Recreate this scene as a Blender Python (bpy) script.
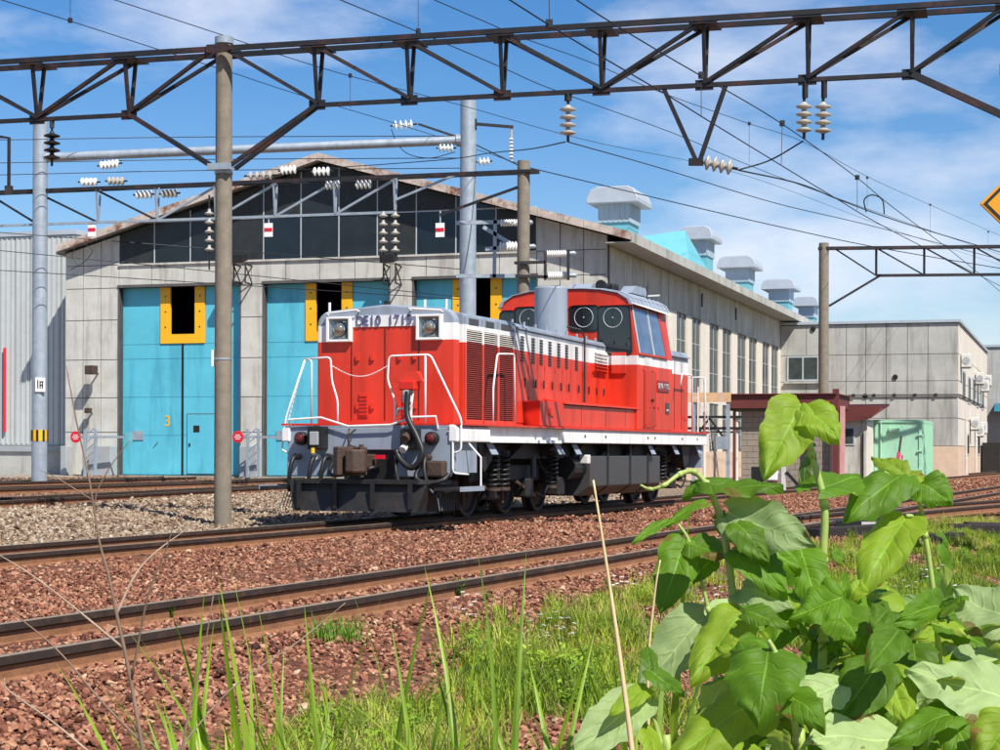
import bpy, math, random
import numpy as np
from mathutils import Vector, Matrix
random.seed(7); rng = np.random.default_rng(11)
R = math.radians
for o in list(bpy.data.objects): bpy.data.objects.remove(o)
scene = bpy.context.scene
C = scene.collection

# ------------------------------------------------------------------ camera, sky, sun
FPX, SH, ROLL, HC = 1800.14, .0423, .003, 1.0394      # focal length in photo pixels, lens shift, roll, height above rail head
cam_d = bpy.data.cameras.new('camera'); cam = bpy.data.objects.new('camera', cam_d); C.objects.link(cam)
cam.location = (0, 0, HC); cam.rotation_euler = (math.pi/2, -ROLL, 0)
cam_d.sensor_width = 36; cam_d.lens = 36*FPX/1000; cam_d.shift_y = SH*FPX/1000
cam_d.clip_start = .05; cam_d.clip_end = 6000
scene.camera = cam
SUN = Vector((.352, -.538, .766)).normalized()
SUN_EL = math.asin(SUN.z); SUN_AZ = math.atan2(SUN.x, SUN.y)
world = bpy.data.worlds.new('World'); scene.world = world; world.use_nodes = True
nt = world.node_tree; nt.nodes.clear()
def wn(t, **k):
    n = nt.nodes.new(t)
    for a, b in k.items(): setattr(n, a, b)
    return n
wo = wn('ShaderNodeOutputWorld'); bg = wn('ShaderNodeBackground'); sky = wn('ShaderNodeTexSky')
sky.sky_type = 'NISHITA'; sky.sun_disc = False; sky.sun_elevation = SUN_EL; sky.sun_rotation = SUN_AZ
sky.altitude = 200; sky.air_density = 1.0; sky.dust_density = .15; sky.ozone_density = 2.2
hs = wn('ShaderNodeHueSaturation'); hs.inputs['Saturation'].default_value = 1.36; hs.inputs['Value'].default_value = 1.02
tw = wn('ShaderNodeMix', data_type='RGBA', blend_type='MULTIPLY'); tw.inputs[0].default_value = 1; tw.inputs[7].default_value = (1.02, 1.0, 1.07, 1)
nt.links.new(sky.outputs[0], tw.inputs[6]); nt.links.new(tw.outputs[2], hs.inputs['Color'])
tc = wn('ShaderNodeTexCoord'); mp = wn('ShaderNodeMapping'); mp.inputs['Scale'].default_value = (1, 1, 2.6)
mp.inputs['Location'].default_value = (.714, -.711, .781)
nt.links.new(tc.outputs['Generated'], mp.inputs['Vector'])
no = wn('ShaderNodeTexNoise'); no.inputs['Scale'].default_value = 3.9; no.inputs['Detail'].default_value = 7; no.inputs['Roughness'].default_value = .55
nt.links.new(mp.outputs[0], no.inputs['Vector'])
cr = wn('ShaderNodeValToRGB'); cr.color_ramp.elements[0].position = .50; cr.color_ramp.elements[1].position = .71
cr.color_ramp.elements[0].color = (0, 0, 0, 1); cr.color_ramp.elements[1].color = (.8, .8, .8, 1)
nt.links.new(no.outputs['Fac'], cr.inputs[0])
mx = wn('ShaderNodeMix', data_type='RGBA'); mx.inputs[7].default_value = (8.6, 8.8, 9.6, 1)
nt.links.new(cr.outputs[0], mx.inputs[0]); nt.links.new(hs.outputs[0], mx.inputs[6])
nt.links.new(mx.outputs[2], bg.inputs[0]); bg.inputs[1].default_value = .08
nt.links.new(bg.outputs[0], wo.inputs[0])
sun_d = bpy.data.lights.new('sun', 'SUN'); sun_d.energy = 5.0; sun_d.angle = R(.5); sun_d.color = (1, .955, .88)
sun = bpy.data.objects.new('sun', sun_d); C.objects.link(sun)
sun.rotation_euler = SUN.to_track_quat('Z', 'Y').to_euler()
vs = scene.view_settings; vs.view_transform = 'Standard'; vs.look = 'None'; vs.gamma = 1; vs.exposure = .5; vs.use_curve_mapping = False

# ------------------------------------------------------------------ photo pixel -> place
CAM = np.array([0, 0, HC])
def ray(px, py):
    x, y = px-500, 375-py
    X = x*math.cos(ROLL)-y*math.sin(ROLL); U = x*math.sin(ROLL)+y*math.cos(ROLL)
    return np.array([X/FPX, 1, U/FPX+SH])
def atY(px, py, Y): return CAM+ray(px, py)*Y
def atZ(px, py, z):
    r = ray(px, py); return CAM+r*((z-HC)/r[2])
def onplane(px, py, n, p):
    r = ray(px, py); return CAM+r*(np.dot(n, np.asarray(p)-CAM)/np.dot(n, r))
def proj(P):
    P = np.asarray(P, float)-CAM
    X = P[..., 0]/P[..., 1]*FPX; U = (P[..., 2]/P[..., 1]-SH)*FPX
    return 500+X*math.cos(ROLL)+U*math.sin(ROLL), 375-(U*math.cos(ROLL)-X*math.sin(ROLL))
TH = .3874; ST, CT = math.sin(TH), math.cos(TH)         # the tracks' direction
def trk(t, D, z=0): return np.array([-CT*D+ST*t, ST*D+CT*t, z])
def t_at_px(px, D):                                      # where a line parallel to the tracks crosses an image column
    k = (px-500)/FPX; return (k*ST*D+CT*D)/(ST-k*CT)
GD = [-60, -8, 0, 2, 3.6, 4.9, 5.15, 13.2, 14.2, 17, 24, 36, 200]; GH = [-.8, -.75, -.66, -.56, -.36, -.17, -.135, -.135, -.17, .0, .07, .2, .2]
def gz(x, y): return np.interp(-CT*np.asarray(x)+ST*np.asarray(y), GD, GH)

# ------------------------------------------------------------------ materials
def nodes_of(m): m.use_nodes = True; return m.node_tree, m.node_tree.nodes['Principled BSDF']
MATS = {}
def mat(name, col, rough=.6, metal=0., var=.12, vscale=2.5, bump=0., bscale=30., stain=None, streak=False, coat=0., spec=.5):
    """procedural paint: base colour, soft tonal variation, optional stain = (colour, amount, scale), fine bump"""
    m = bpy.data.materials.new(name); nt, b = nodes_of(m); L = nt.links
    tc = nt.nodes.new('ShaderNodeTexCoord'); N = nt.nodes.new('ShaderNodeTexNoise')
    N.inputs['Scale'].default_value = vscale; N.inputs['Detail'].default_value = 6; N.inputs['Roughness'].default_value = .65
    L.new(tc.outputs['Object'], N.inputs['Vector'])
    mr = nt.nodes.new('ShaderNodeMapRange'); mr.inputs[1].default_value = .3; mr.inputs[2].default_value = .7
    mr.inputs[3].default_value = 1-var; mr.inputs[4].default_value = 1+var
    L.new(N.outputs['Fac'], mr.inputs[0])
    vm = nt.nodes.new('ShaderNodeVectorMath'); vm.operation = 'SCALE'; vm.inputs[0].default_value = col
    L.new(mr.outputs[0], vm.inputs['Scale']); out = vm.outputs[0]
    if stain:
        sc, am, ss = stain
        mp = nt.nodes.new('ShaderNodeMapping'); mp.inputs['Scale'].default_value = (1, 1, .12) if streak else (1, 1, 1)
        L.new(tc.outputs['Object'], mp.inputs[0])
        N2 = nt.nodes.new('ShaderNodeTexNoise'); N2.inputs['Scale'].default_value = ss; N2.inputs['Detail'].default_value = 8; N2.inputs['Roughness'].default_value = .7
        L.new(mp.outputs[0], N2.inputs['Vector'])
        m2 = nt.nodes.new('ShaderNodeMapRange'); m2.inputs[1].default_value = .5; m2.inputs[2].default_value = .72; m2.inputs[4].default_value = am
        L.new(N2.outputs['Fac'], m2.inputs[0])
        X = nt.nodes.new('ShaderNodeMix'); X.data_type = 'RGBA'; L.new(m2.outputs[0], X.inputs[0]); L.new(out, X.inputs[6]); X.inputs[7].default_value = (*sc, 1); out = X.outputs[2]
    L.new(out, b.inputs['Base Color'])
    b.inputs['Roughness'].default_value = rough; b.inputs['Metallic'].default_value = metal
    b.inputs['Coat Weight'].default_value = coat; b.inputs['Specular IOR Level'].default_value = spec
    if bump:
        N3 = nt.nodes.new('ShaderNodeTexNoise'); N3.inputs['Scale'].default_value = bscale; N3.inputs['Detail'].default_value = 4
        L.new(tc.outputs['Object'], N3.inputs['Vector'])
        B = nt.nodes.new('ShaderNodeBump'); B.inputs['Strength'].default_value = bump; B.inputs['Distance'].default_value = .02
        L.new(N3.outputs['Fac'], B.inputs['Height']); L.new(B.outputs[0], b.inputs['Normal'])
    MATS[name] = m; return m
RED = (.62, .040, .016); GREYL = (.26, .30, .36); WHT = (.78, .77, .75)
M_red = mat('loco_red_paint', RED, .38, var=.1, vscale=1.5, stain=((.30, .012, .008), .55, 3.), streak=True, bump=.05, bscale=6)
M_red2 = mat('deeper_red_paint', (.60, .022, .010), .35, var=.06)  # slightly deeper, unstained red for battery box, deck plate and small fittings
M_white = mat('loco_white_paint', WHT, .45, var=.06, stain=((.42, .38, .34), .6, 4.), streak=True)
M_grey = mat('loco_grey_paint', GREYL, .45, var=.08, stain=((.16, .18, .2), .5, 4), streak=True)
M_dark = mat('sooty_underframe', (.012, .0115, .0115), .6, var=.3, vscale=6, stain=((.04, .026, .018), .7, 5), bump=.2)
M_black = mat('black_rubber', (.012, .012, .012), .5, var=.2)
M_tank = mat('dark_grey_tank', (.05, .052, .054), .45, var=.15, stain=((.06, .03, .018), .9, 2.5))
M_glass = mat('dark_cab_glass', (.012, .016, .018), .04, var=0, spec=.9)
M_sglass = mat('sky_tinted_glass', (.20, .26, .35), .07, .55, var=.25, vscale=1.6, stain=((.42, .46, .5), .6, 1.3))  # pale blue sky reflection put into the base colour, beside the real gloss
M_chrome = mat('chrome', (.75, .75, .73), .12, 1, var=.03)
M_brown = mat('rusty_coupler', (.06, .035, .024), .7, var=.3, vscale=8, bump=.4)
M_rust = mat('rail_rust', (.235, .105, .047), .8, var=.25, vscale=9, bump=.3, bscale=60)
M_railside = mat('dark_rail_head_side', (.026, .014, .009), .8, var=.3, vscale=6, stain=((.14, .06, .03), .5, 5))  # near-black tone for the sides and underside of the rail head
M_railtop = mat('worn_rail_head', (.24, .185, .13), .6, 0., var=.2, vscale=15)
M_conc = mat('pole_concrete', (.22, .185, .14), .85, var=.2, vscale=6, bump=.5, bscale=80, stain=((.16, .14, .11), .7, 3), streak=True)
M_galv = mat('galvanised_steel', (.36, .41, .46), .45, .35, var=.15, vscale=5, stain=((.22, .25, .3), .6, 3), streak=True)
M_steel = mat('dark_rusty_steel', (.012, .013, .017), .6, .1, var=.3, vscale=4, stain=((.085, .028, .018), .9, 2.2))
M_wall = mat('cement_board', (.52, .505, .455), .85, var=.17, vscale=1.2, stain=((.23, .205, .17), .95, 2.1), streak=True, bump=.15)
M_wall2 = mat('pale_concrete_panel', (.41, .405, .37), .88, var=.17, vscale=.8, stain=((.20, .185, .16), .95, 1.7), streak=True, bump=.15)
M_cream = mat('cream_pilaster', (.66, .60, .51), .8, var=.08, stain=((.4, .33, .25), .5, 2), streak=True)
M_peach = mat('peach_base_wall', (.62, .46, .33), .85, var=.1, stain=((.35, .27, .2), .6, 2), streak=True)
M_joint = mat('dark_joint', (.09, .085, .08), .9, var=.2)
M_clad = mat('dark_gable_cladding', (.012, .018, .022), .35, var=.3, vscale=2)
M_cladv = [M_clad, mat('gable_cladding_faded', (.013, .018, .022), .45, var=.4, vscale=1.5), mat('gable_cladding_glossy', (.010, .016, .021), .16, var=.3, vscale=2), mat('gable_cladding_dusty', (.018, .022, .023), .6, var=.4, vscale=3)]
M_steelpale = mat('pale_mullion', (.42, .45, .46), .6)
M_blue = mat('cyan_door_paint', (.10, .47, .60), .5, var=.1, vscale=1, stain=((.04, .26, .36), .75, 1.9), streak=True, bump=.06, bscale=3)
M_yel = mat('yellow_frame', (.82, .43, .008), .5, var=.06)
M_roof = mat('roof_sheet', (.33, .33, .32), .7, var=.15)
M_barge = mat('rust_stained_barge', (.50, .42, .36), .8, var=.25, vscale=4, stain=((.17, .05, .02), 1.6, 1.5), bump=.2)
M_vent = mat('ventilator_cap', (.42, .46, .51), .5, .15, var=.08)
M_ventb = mat('ventilator_box', (.33, .43, .5), .6, var=.1, stain=((.22, .3, .36), .5, 3))
M_teal = mat('teal_flashing', (.13, .40, .46), .5, var=.08)
M_metalw = mat('pale_ribbed_wall', (.50, .52, .51), .6, .1, var=.06, stain=((.36, .36, .34), .4, 1), streak=True)
M_win = mat('window_glass', (.045, .058, .055), .28, var=.3, vscale=2, spec=.3, stain=((.1, .11, .1), .6, 1.5))
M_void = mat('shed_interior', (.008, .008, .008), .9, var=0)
M_porc = mat('white_porcelain', (.80, .79, .74), .18, var=.05)
M_porcb = mat('weathered_porcelain', (.42, .39, .34), .3, var=.1)
M_wire = mat('wire', (.02, .022, .028), .55, .4, var=0)
M_sign = mat('amber_sign', (.75, .30, .006), .4, var=.04)
M_signw = mat('white_sign', (.8, .8, .78), .5, var=.04)
M_signr = mat('red_sign', (.62, .012, .03), .4, var=.05)
M_rroof = mat('red_roof_paint', (.125, .024, .02), .65, var=.15, stain=((.12, .02, .018), .7, 2))
M_block = mat('concrete_block', (.28, .235, .19), .9, var=.15, vscale=4, bump=.4, stain=((.17, .14, .11), .6, 2))
M_green = mat('mint_container_paint', (.36, .64, .44), .5, var=.06, stain=((.2, .42, .27), .6, 2), streak=True)
M_timber = mat('creosoted_timber', (.016, .012, .010), .8, var=.3, vscale=8, bump=.5)
M_straw = mat('dry_straw', (.62, .46, .25), .7, var=.15, vscale=20)
M_twig = mat('dry_twig', (.20, .125, .085), .8, var=.3, vscale=15)
M_stem = mat('knotweed_stem', (.30, .40, .10), .5, var=.25, vscale=12, stain=((.34, .16, .06), .6, 9))
M_pink = mat('pink_ribbon', (.75, .03, .16), .6)
M_aw = mat('teal_awning', (.01, .14, .21), .5)
M_ac = mat('air_conditioner', (.60, .59, .55), .5, stain=((.4, .36, .3), .5, 4))
M_orange = mat('faded_orange_board', (.62, .38, .2), .6, var=.2, vscale=4, stain=((.35, .48, .55), .9, 1.4))
M_cab = mat('grey_cabinet', (.33, .35, .36), .6, var=.08)

def livery(name, lo, hi, nose=False):
    """red below lo, white to hi, grey above (the locomotive's painted bands)"""
    m = bpy.data.materials.new(name); nt, b = nodes_of(m); L = nt.links
    tc = nt.nodes.new('ShaderNodeTexCoord'); sx = nt.nodes.new('ShaderNodeSeparateXYZ'); L.new(tc.outputs['Object'], sx.inputs[0])
    def math_(op, a, c):
        n = nt.nodes.new('ShaderNodeMath'); n.operation = op
        for i, v in enumerate((a, c)):
            if isinstance(v, (int, float)): n.inputs[i].default_value = v
            else: L.new(v, n.inputs[i])
        return n.outputs[0]
    z = sx.outputs['Z']; lo_ = lo
    if nose:
        ab = math_('ABSOLUTE', sx.outputs['Y'], 0); mid = math_('LESS_THAN', ab, .56)
        lo_ = math_('ADD', math_('MULTIPLY', mid, .225), lo)
    hi_ = hi
    if nose: hi_ = math_('SUBTRACT', hi, math_('MULTIPLY', math_('GREATER_THAN', ab, .955), .13))
    w = math_('GREATER_THAN', z, lo_); g = math_('GREATER_THAN', z, hi_)
    N = nt.nodes.new('ShaderNodeTexNoise'); N.inputs['Scale'].default_value = 3; N.inputs['Detail'].default_value = 7
    mp = nt.nodes.new('ShaderNodeMapping'); mp.inputs['Scale'].default_value = (1, 1, .15); L.new(tc.outputs['Object'], mp.inputs[0]); L.new(mp.outputs[0], N.inputs['Vector'])
    mr = nt.nodes.new('ShaderNodeMapRange'); mr.inputs[1].default_value = .35; mr.inputs[2].default_value = .7; mr.inputs[3].default_value = 1.1; mr.inputs[4].default_value = .66; L.new(N.outputs['Fac'], mr.inputs[0])
    def mix(f, a, c):
        X = nt.nodes.new('ShaderNodeMix'); X.data_type = 'RGBA'; L.new(f, X.inputs[0])
        if isinstance(a, tuple): X.inputs[6].default_value = (*a, 1)
        else: L.new(a, X.inputs[6])
        X.inputs[7].default_value = (*c, 1); return X.outputs[2]
    c = mix(g, mix(w, RED, WHT), GREYL) if hi else mix(w, RED, WHT)
    vm = nt.nodes.new('ShaderNodeVectorMath'); vm.operation = 'SCALE'; L.new(c, vm.inputs[0]); L.new(mr.outputs[0], vm.inputs['Scale'])
    L.new(vm.outputs[0], b.inputs['Base Color']); b.inputs['Roughness'].default_value = .4
    N3 = nt.nodes.new('ShaderNodeTexNoise'); N3.inputs['Scale'].default_value = 5; L.new(tc.outputs['Object'], N3.inputs['Vector'])
    B = nt.nodes.new('ShaderNodeBump'); B.inputs['Strength'].default_value = .06; B.inputs['Distance'].default_value = .05; L.new(N3.outputs['Fac'], B.inputs['Height']); L.new(B.outputs[0], b.inputs['Normal'])
    return m
M_liv = livery('hood_livery', 2.66, 2.93); M_livn = livery('nose_livery', 2.69, 3.07, True); M_livr = livery('short_hood_livery', 2.63, 2.92)
def cab_livery():
    m = livery('cab_livery', 2.67, 0); nt = m.node_tree
    for n in nt.nodes:
        if n.type == 'MATH' and n.operation == 'GREATER_THAN' and abs(n.inputs[1].default_value-2.67) < 1e-5:
            n.operation = 'COMPARE'; n.inputs[1].default_value = 2.755; n.inputs[2].default_value = .085
    return m
M_cablv = cab_livery()

# ------------------------------------------------------------------ mesh helpers
class MB:
    def __init__(s): s.v = []; s.f = []
    def poly(s, vs, fs):
        k = len(s.v); s.v += [tuple(map(float, p)) for p in vs]; s.f += [tuple(i+k for i in f) for f in fs]; return s
    def box(s, x0, x1, y0, y1, z0, z1):
        return s.poly([(x0,y0,z0),(x1,y0,z0),(x1,y1,z0),(x0,y1,z0),(x0,y0,z1),(x1,y0,z1),(x1,y1,z1),(x0,y1,z1)],
                      [(0,3,2,1),(4,5,6,7),(0,1,5,4),(1,2,6,5),(2,3,7,6),(3,0,4,7)])
    def prism(s, pts, ax, a, b):
        """polygon (two coordinates) swept along axis ax from a to b"""
        n = len(pts)
        def P(p, w): return {'x': (w, p[0], p[1]), 'y': (p[0], w, p[1]), 'z': (p[0], p[1], w)}[ax]
        return s.poly([P(p, a) for p in pts]+[P(p, b) for p in pts],
                      [tuple(range(n-1, -1, -1)), tuple(range(n, 2*n))]+[(i, (i+1) % n, n+(i+1) % n, n+i) for i in range(n)])
    def tube(s, pts, r, n=6, caps=True):
        pts = [Vector(p) for p in pts]; rs = r if isinstance(r, (list, tuple)) else [r]*len(pts)
        k = len(s.v); prev = None
        for i, p in enumerate(pts):
            d = (pts[min(i+1, len(pts)-1)]-pts[max(i-1, 0)]).normalized()
            if prev is None:
                u = d.orthogonal().normalized()
            else:
                u = prev-d*prev.dot(d)
                u = u.normalized() if u.length > 1e-6 else d.orthogonal().normalized()
            prev = u; w = d.cross(u)
            for j in range(n):
                a = 2*math.pi*j/n; s.v.append(tuple(p+(u*math.cos(a)+w*math.sin(a))*rs[i]))
        for i in range(len(pts)-1):
            for j in range(n):
                a, b = k+i*n+j, k+i*n+(j+1) % n; s.f.append((a, b, b+n, a+n))
        if caps: s.f.append(tuple(range(k+n-1, k-1, -1))); e = k+(len(pts)-1)*n; s.f.append(tuple(range(e, e+n)))
        return s
    def cyl(s, p0, p1, r0, r1=None, n=12): return s.tube([p0, p1], [r0, r0 if r1 is None else r1], n)
    def lathe(s, prof, p, d=(0,0,1), n=12):
        """profile of (radius, height along d)"""
        d = Vector(d).normalized(); p = Vector(p); u = d.orthogonal().normalized(); w = d.cross(u); k = len(s.v)
        for r, h in prof:
            for j in range(n):
                a = 2*math.pi*j/n; s.v.append(tuple(p+d*h+(u*math.cos(a)+w*math.sin(a))*max(r, 1e-4)))
        for i in range(len(prof)-1):
            for j in range(n):
                a, b = k+i*n+j, k+i*n+(j+1) % n; s.f.append((a, b, b+n, a+n))
        s.f.append(tuple(range(k+n-1, k-1, -1))); e = k+(len(prof)-1)*n; s.f.append(tuple(range(e, e+n)))
        return s
    def bar(s, p0, p1, w, h, up=(0,0,1)):
        """rectangular bar between two points"""
        p0, p1 = Vector(p0), Vector(p1); d = (p1-p0).normalized(); a = d.cross(Vector(up))
        a = (a.normalized() if a.length > 1e-4 else d.orthogonal().normalized())*w/2; b = a.cross(d).normalized()*h/2
        vs = [p-a-b if q == 0 else p+a-b if q == 1 else p+a+b if q == 2 else p-a+b for p in (p0, p1) for q in range(4)]
        return s.poly(vs, [(0,3,2,1),(4,5,6,7),(0,1,5,4),(1,2,6,5),(2,3,7,6),(3,0,4,7)])
    def mesh(s, name):
        me = bpy.data.meshes.new(name); me.from_pydata(s.v, [], s.f); me.update(); return me
    def build(s, name, m, parent=None, smooth=False, bevel=0, loc=None, rot=None):
        me = s.mesh(name)
        return link(name, me, m, parent, smooth, bevel, loc, rot)
def link(name, me, m, parent=None, smooth=False, bevel=0, loc=None, rot=None):
    if m is not None and not me.materials: me.materials.append(m)
    if smooth:
        me.polygons.foreach_set('use_smooth', [True]*len(me.polygons))
    o = bpy.data.objects.new(name, me); C.objects.link(o); o.parent = parent
    if loc is not None: o.location = loc
    if rot is not None: o.rotation_euler = rot
    if smooth == 'auto':
        try: me.set_sharp_from_angle(angle=R(40))
        except Exception: pass
    if bevel:
        b = o.modifiers.new('bevel', 'BEVEL'); b.width = bevel; b.segments = 2; b.limit_method = 'ANGLE'; b.angle_limit = R(35)
    return o
def thing(name, label, cat, loc=(0,0,0), rz=0, group=None):
    o = bpy.data.objects.new(name, None); C.objects.link(o); o.location = loc; o.rotation_euler = (0, 0, rz); o.empty_display_size = .2
    return tag(o, label, cat, group)
def tag(o, label, cat, group=None):
    o['label'] = label; o['category'] = cat
    if group: o['group'] = group
    return o
def bez(pts, n=8):
    """smooth curve through points"""
    P = [Vector(p) for p in pts]; P = [2*P[0]-P[1]]+P+[2*P[-1]-P[-2]]; out = []
    for i in range(1, len(P)-2):
        for k in range(n):
            t = k/n; a, b, c, d = P[i-1:i+3]
            out.append(.5*((2*b)+(c-a)*t+(2*a-5*b+4*c-d)*t*t+(3*b-a-3*c+d)*t**3))
    return out+[P[-2]]
def text_mesh(s, size, ext):
    cu = bpy.data.curves.new('txt', 'FONT'); cu.body = s; cu.size = size; cu.extrude = ext; cu.align_x = 'CENTER'; cu.align_y = 'CENTER'; cu.resolution_u = 3
    o = bpy.data.objects.new('txt', cu); C.objects.link(o)
    me = bpy.data.meshes.new_from_object(o.evaluated_get(bpy.context.evaluated_depsgraph_get()))
    bpy.data.objects.remove(o); return me
HIDE = bpy.data.collections.new('instance_shapes')
def cloud(name, shapes, P, rot, scl, vi, tint, m, kind='stuff'):
    """many small pieces as geometry-node instances"""
    me = bpy.data.meshes.new(name); n = len(P); me.vertices.add(n); me.vertices.foreach_set('co', np.asarray(P, np.float32).ravel())
    for nm, ty, dat in (('rot', 'FLOAT_VECTOR', rot), ('scl', 'FLOAT_VECTOR', scl)):
        a = me.attributes.new(nm, ty, 'POINT'); a.data.foreach_set('vector', np.asarray(dat, np.float32).ravel())
    a = me.attributes.new('vi', 'INT', 'POINT'); a.data.foreach_set('value', np.asarray(vi, np.int32))
    a = me.attributes.new('tint', 'FLOAT', 'POINT'); a.data.foreach_set('value', np.asarray(tint, np.float32))
    o = bpy.data.objects.new(name, me); C.objects.link(o); o['kind'] = kind
    col = bpy.data.collections.new(name+'_shapes')
    for i, s in enumerate(shapes):
        s.materials.clear(); s.materials.append(m)
        q = bpy.data.objects.new('%s_shape_%02d' % (name, i), s); col.objects.link(q)
    g = bpy.data.node_groups.new(name, 'GeometryNodeTree'); g.interface.new_socket('Geometry', in_out='INPUT', socket_type='NodeSocketGeometry'); g.interface.new_socket('Geometry', in_out='OUTPUT', socket_type='NodeSocketGeometry')
    N = g.nodes; L = g.links; gi = N.new('NodeGroupInput'); go = N.new('NodeGroupOutput'); ip = N.new('GeometryNodeInstanceOnPoints'); ci = N.new('GeometryNodeCollectionInfo')
    ci.inputs['Collection'].default_value = col; ci.inputs['Separate Children'].default_value = True; ci.inputs['Reset Children'].default_value = True
    def na(nm, t):
        q = N.new('GeometryNodeInputNamedAttribute'); q.data_type = t; q.inputs['Name'].default_value = nm; return q.outputs['Attribute']
    L.new(gi.outputs[0], ip.inputs['Points']); L.new(ci.outputs[0], ip.inputs['Instance']); ip.inputs['Pick Instance'].default_value = True
    L.new(na('vi', 'INT'), ip.inputs['Instance Index']); L.new(na('rot', 'FLOAT_VECTOR'), ip.inputs['Rotation']); L.new(na('scl', 'FLOAT_VECTOR'), ip.inputs['Scale'])
    L.new(ip.outputs[0], go.inputs[0])
    md = o.modifiers.new('scatter', 'NODES'); md.node_group = g
    me.materials.append(m)
    return o

# ================================================================== GROUND
def axis_steps(lo, hi, fine_lo, fine_hi, d):
    a = list(np.arange(fine_lo, fine_hi+1e-6, d)); s = d; x = fine_hi
    while x < hi: s *= 1.5; x = min(hi, x+s); a.append(x)
    s = d; x = fine_lo
    while x > lo: s *= 1.5; x = max(lo, x-s); a.insert(0, x)
    return np.array(a)
def make_ground():
    xs = axis_steps(-2500, 2500, -26, 40, .5); ys = axis_steps(-2500, 3500, -4, 100, .5)
    X, Y = np.meshgrid(xs, ys); Z = gz(X, Y)+.018*np.sin(X*2.1+Y*1.3)*np.sin(Y*1.7-X*.6)
    v = np.stack([X, Y, Z], -1).reshape(-1, 3); nx = len(xs)
    i = np.arange(len(ys)-1)[:, None]*nx+np.arange(nx-1)[None]; i = i.ravel()
    f = np.stack([i, i+1, i+nx+1, i+nx], -1)
    me = bpy.data.meshes.new('ground'); me.from_pydata(v.tolist(), [], f.tolist()); me.update()
    m = bpy.data.materials.new('yard_ground'); nt, b = nodes_of(m); L = nt.links
    ge = nt.nodes.new('ShaderNodeNewGeometry')
    dt = nt.nodes.new('ShaderNodeVectorMath'); dt.operation = 'DOT_PRODUCT'; dt.inputs[1].default_value = (-CT, ST, 0); L.new(ge.outputs['Position'], dt.inputs[0])
    nz = nt.nodes.new('ShaderNodeTexNoise'); nz.inputs['Scale'].default_value = .7; nz.inputs['Detail'].default_value = 6; L.new(ge.outputs['Position'], nz.inputs['Vector'])
    ad = nt.nodes.new('ShaderNodeMath'); ad.operation = 'MULTIPLY_ADD'; ad.inputs[1].default_value = 1.6; L.new(nz.outputs['Fac'], ad.inputs[0]); L.new(dt.outputs['Value'], ad.inputs[2])
    mr = nt.nodes.new('ShaderNodeMapRange'); mr.inputs[1].default_value = 0; mr.inputs[2].default_value = 40; L.new(ad.outputs[0], mr.inputs[0])
    cr = nt.nodes.new('ShaderNodeValToRGB'); e = cr.color_ramp.elements
    stops = [(0, (.13, .12, .05)), (4.0, (.16, .11, .06)), (5.6, (.12, .052, .032)), (13.2, (.16, .08, .05)), (14.6, (.22, .16, .11)), (19.5, (.24, .18, .13)), (21, (.2, .11, .065)), (31, (.2, .12, .08)), (34, (.30, .26, .21)), (40, (.28, .26, .23))]
    e[0].position, e[0].color = 0, (*stops[0][1], 1); e[1].position, e[1].color = 1, (*stops[-1][1], 1)
    for d, c in stops[1:-1]:
        q = e.new(d/40); q.color = (*c, 1)
    L.new(mr.outputs[0], cr.inputs[0])
    vo = nt.nodes.new('ShaderNodeTexVoronoi'); vo.inputs['Scale'].default_value = 22; L.new(ge.outputs['Position'], vo.inputs['Vector'])
    hv = nt.nodes.new('ShaderNodeSeparateColor'); L.new(vo.outputs['Color'], hv.inputs[0])
    sc = nt.nodes.new('ShaderNodeMapRange'); sc.inputs[3].default_value = .5; sc.inputs[4].default_value = 1.5; L.new(hv.outputs[0], sc.inputs[0])
    vm = nt.nodes.new('ShaderNodeVectorMath'); vm.operation = 'SCALE'; L.new(cr.outputs[0], vm.inputs[0]); L.new(sc.outputs[0], vm.inputs['Scale'])
    L.new(vm.outputs[0], b.inputs['Base Color']); b.inputs['Roughness'].default_value = .95; b.inputs['Specular IOR Level'].default_value = .1
    bu = nt.nodes.new('ShaderNodeBump'); bu.inputs['Strength'].default_value = .8; bu.inputs['Distance'].default_value = .03; bu.invert = True
    L.new(vo.outputs['Distance'], bu.inputs['Height']); L.new(bu.outputs[0], b.inputs['Normal'])
    o = link('ground', me, m, smooth=True); o['kind'] = 'structure'
make_ground()

# ------------------------------------------------------------------ tracks
PROF = [(-.0325,0),(.0325,0),(.034,-.042),(.010,-.056),(.009,-.115),(.062,-.132),(.062,-.145),(-.062,-.145),(-.062,-.132),(-.009,-.115),(-.010,-.056),(-.034,-.042)]
def rail_mesh(path, z=0):
    mb = MB(); n = len(PROF); P = [Vector((p[0], p[1], 0)) for p in path]; k = 0
    for i, p in enumerate(P):
        d = (P[min(i+1, len(P)-1)]-P[max(i-1, 0)]).normalized(); w = Vector((d.y, -d.x, 0))
        mb.v += [tuple(p+w*a+Vector((0, 0, b+z))) for a, b in PROF]
    for i in range(len(P)-1):
        for j in range(n): mb.f.append((i*n+j, (i+1)*n+j, (i+1)*n+(j+1) % n, i*n+(j+1) % n))
    mb.f.append(tuple(range(n))); mb.f.append(tuple(range((len(P)-1)*n+n-1, (len(P)-1)*n-1, -1)))
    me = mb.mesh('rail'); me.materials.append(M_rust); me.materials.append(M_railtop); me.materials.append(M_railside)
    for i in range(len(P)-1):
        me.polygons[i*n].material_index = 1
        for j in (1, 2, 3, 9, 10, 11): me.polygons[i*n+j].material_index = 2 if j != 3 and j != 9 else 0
    return me
RAILS = []
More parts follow.
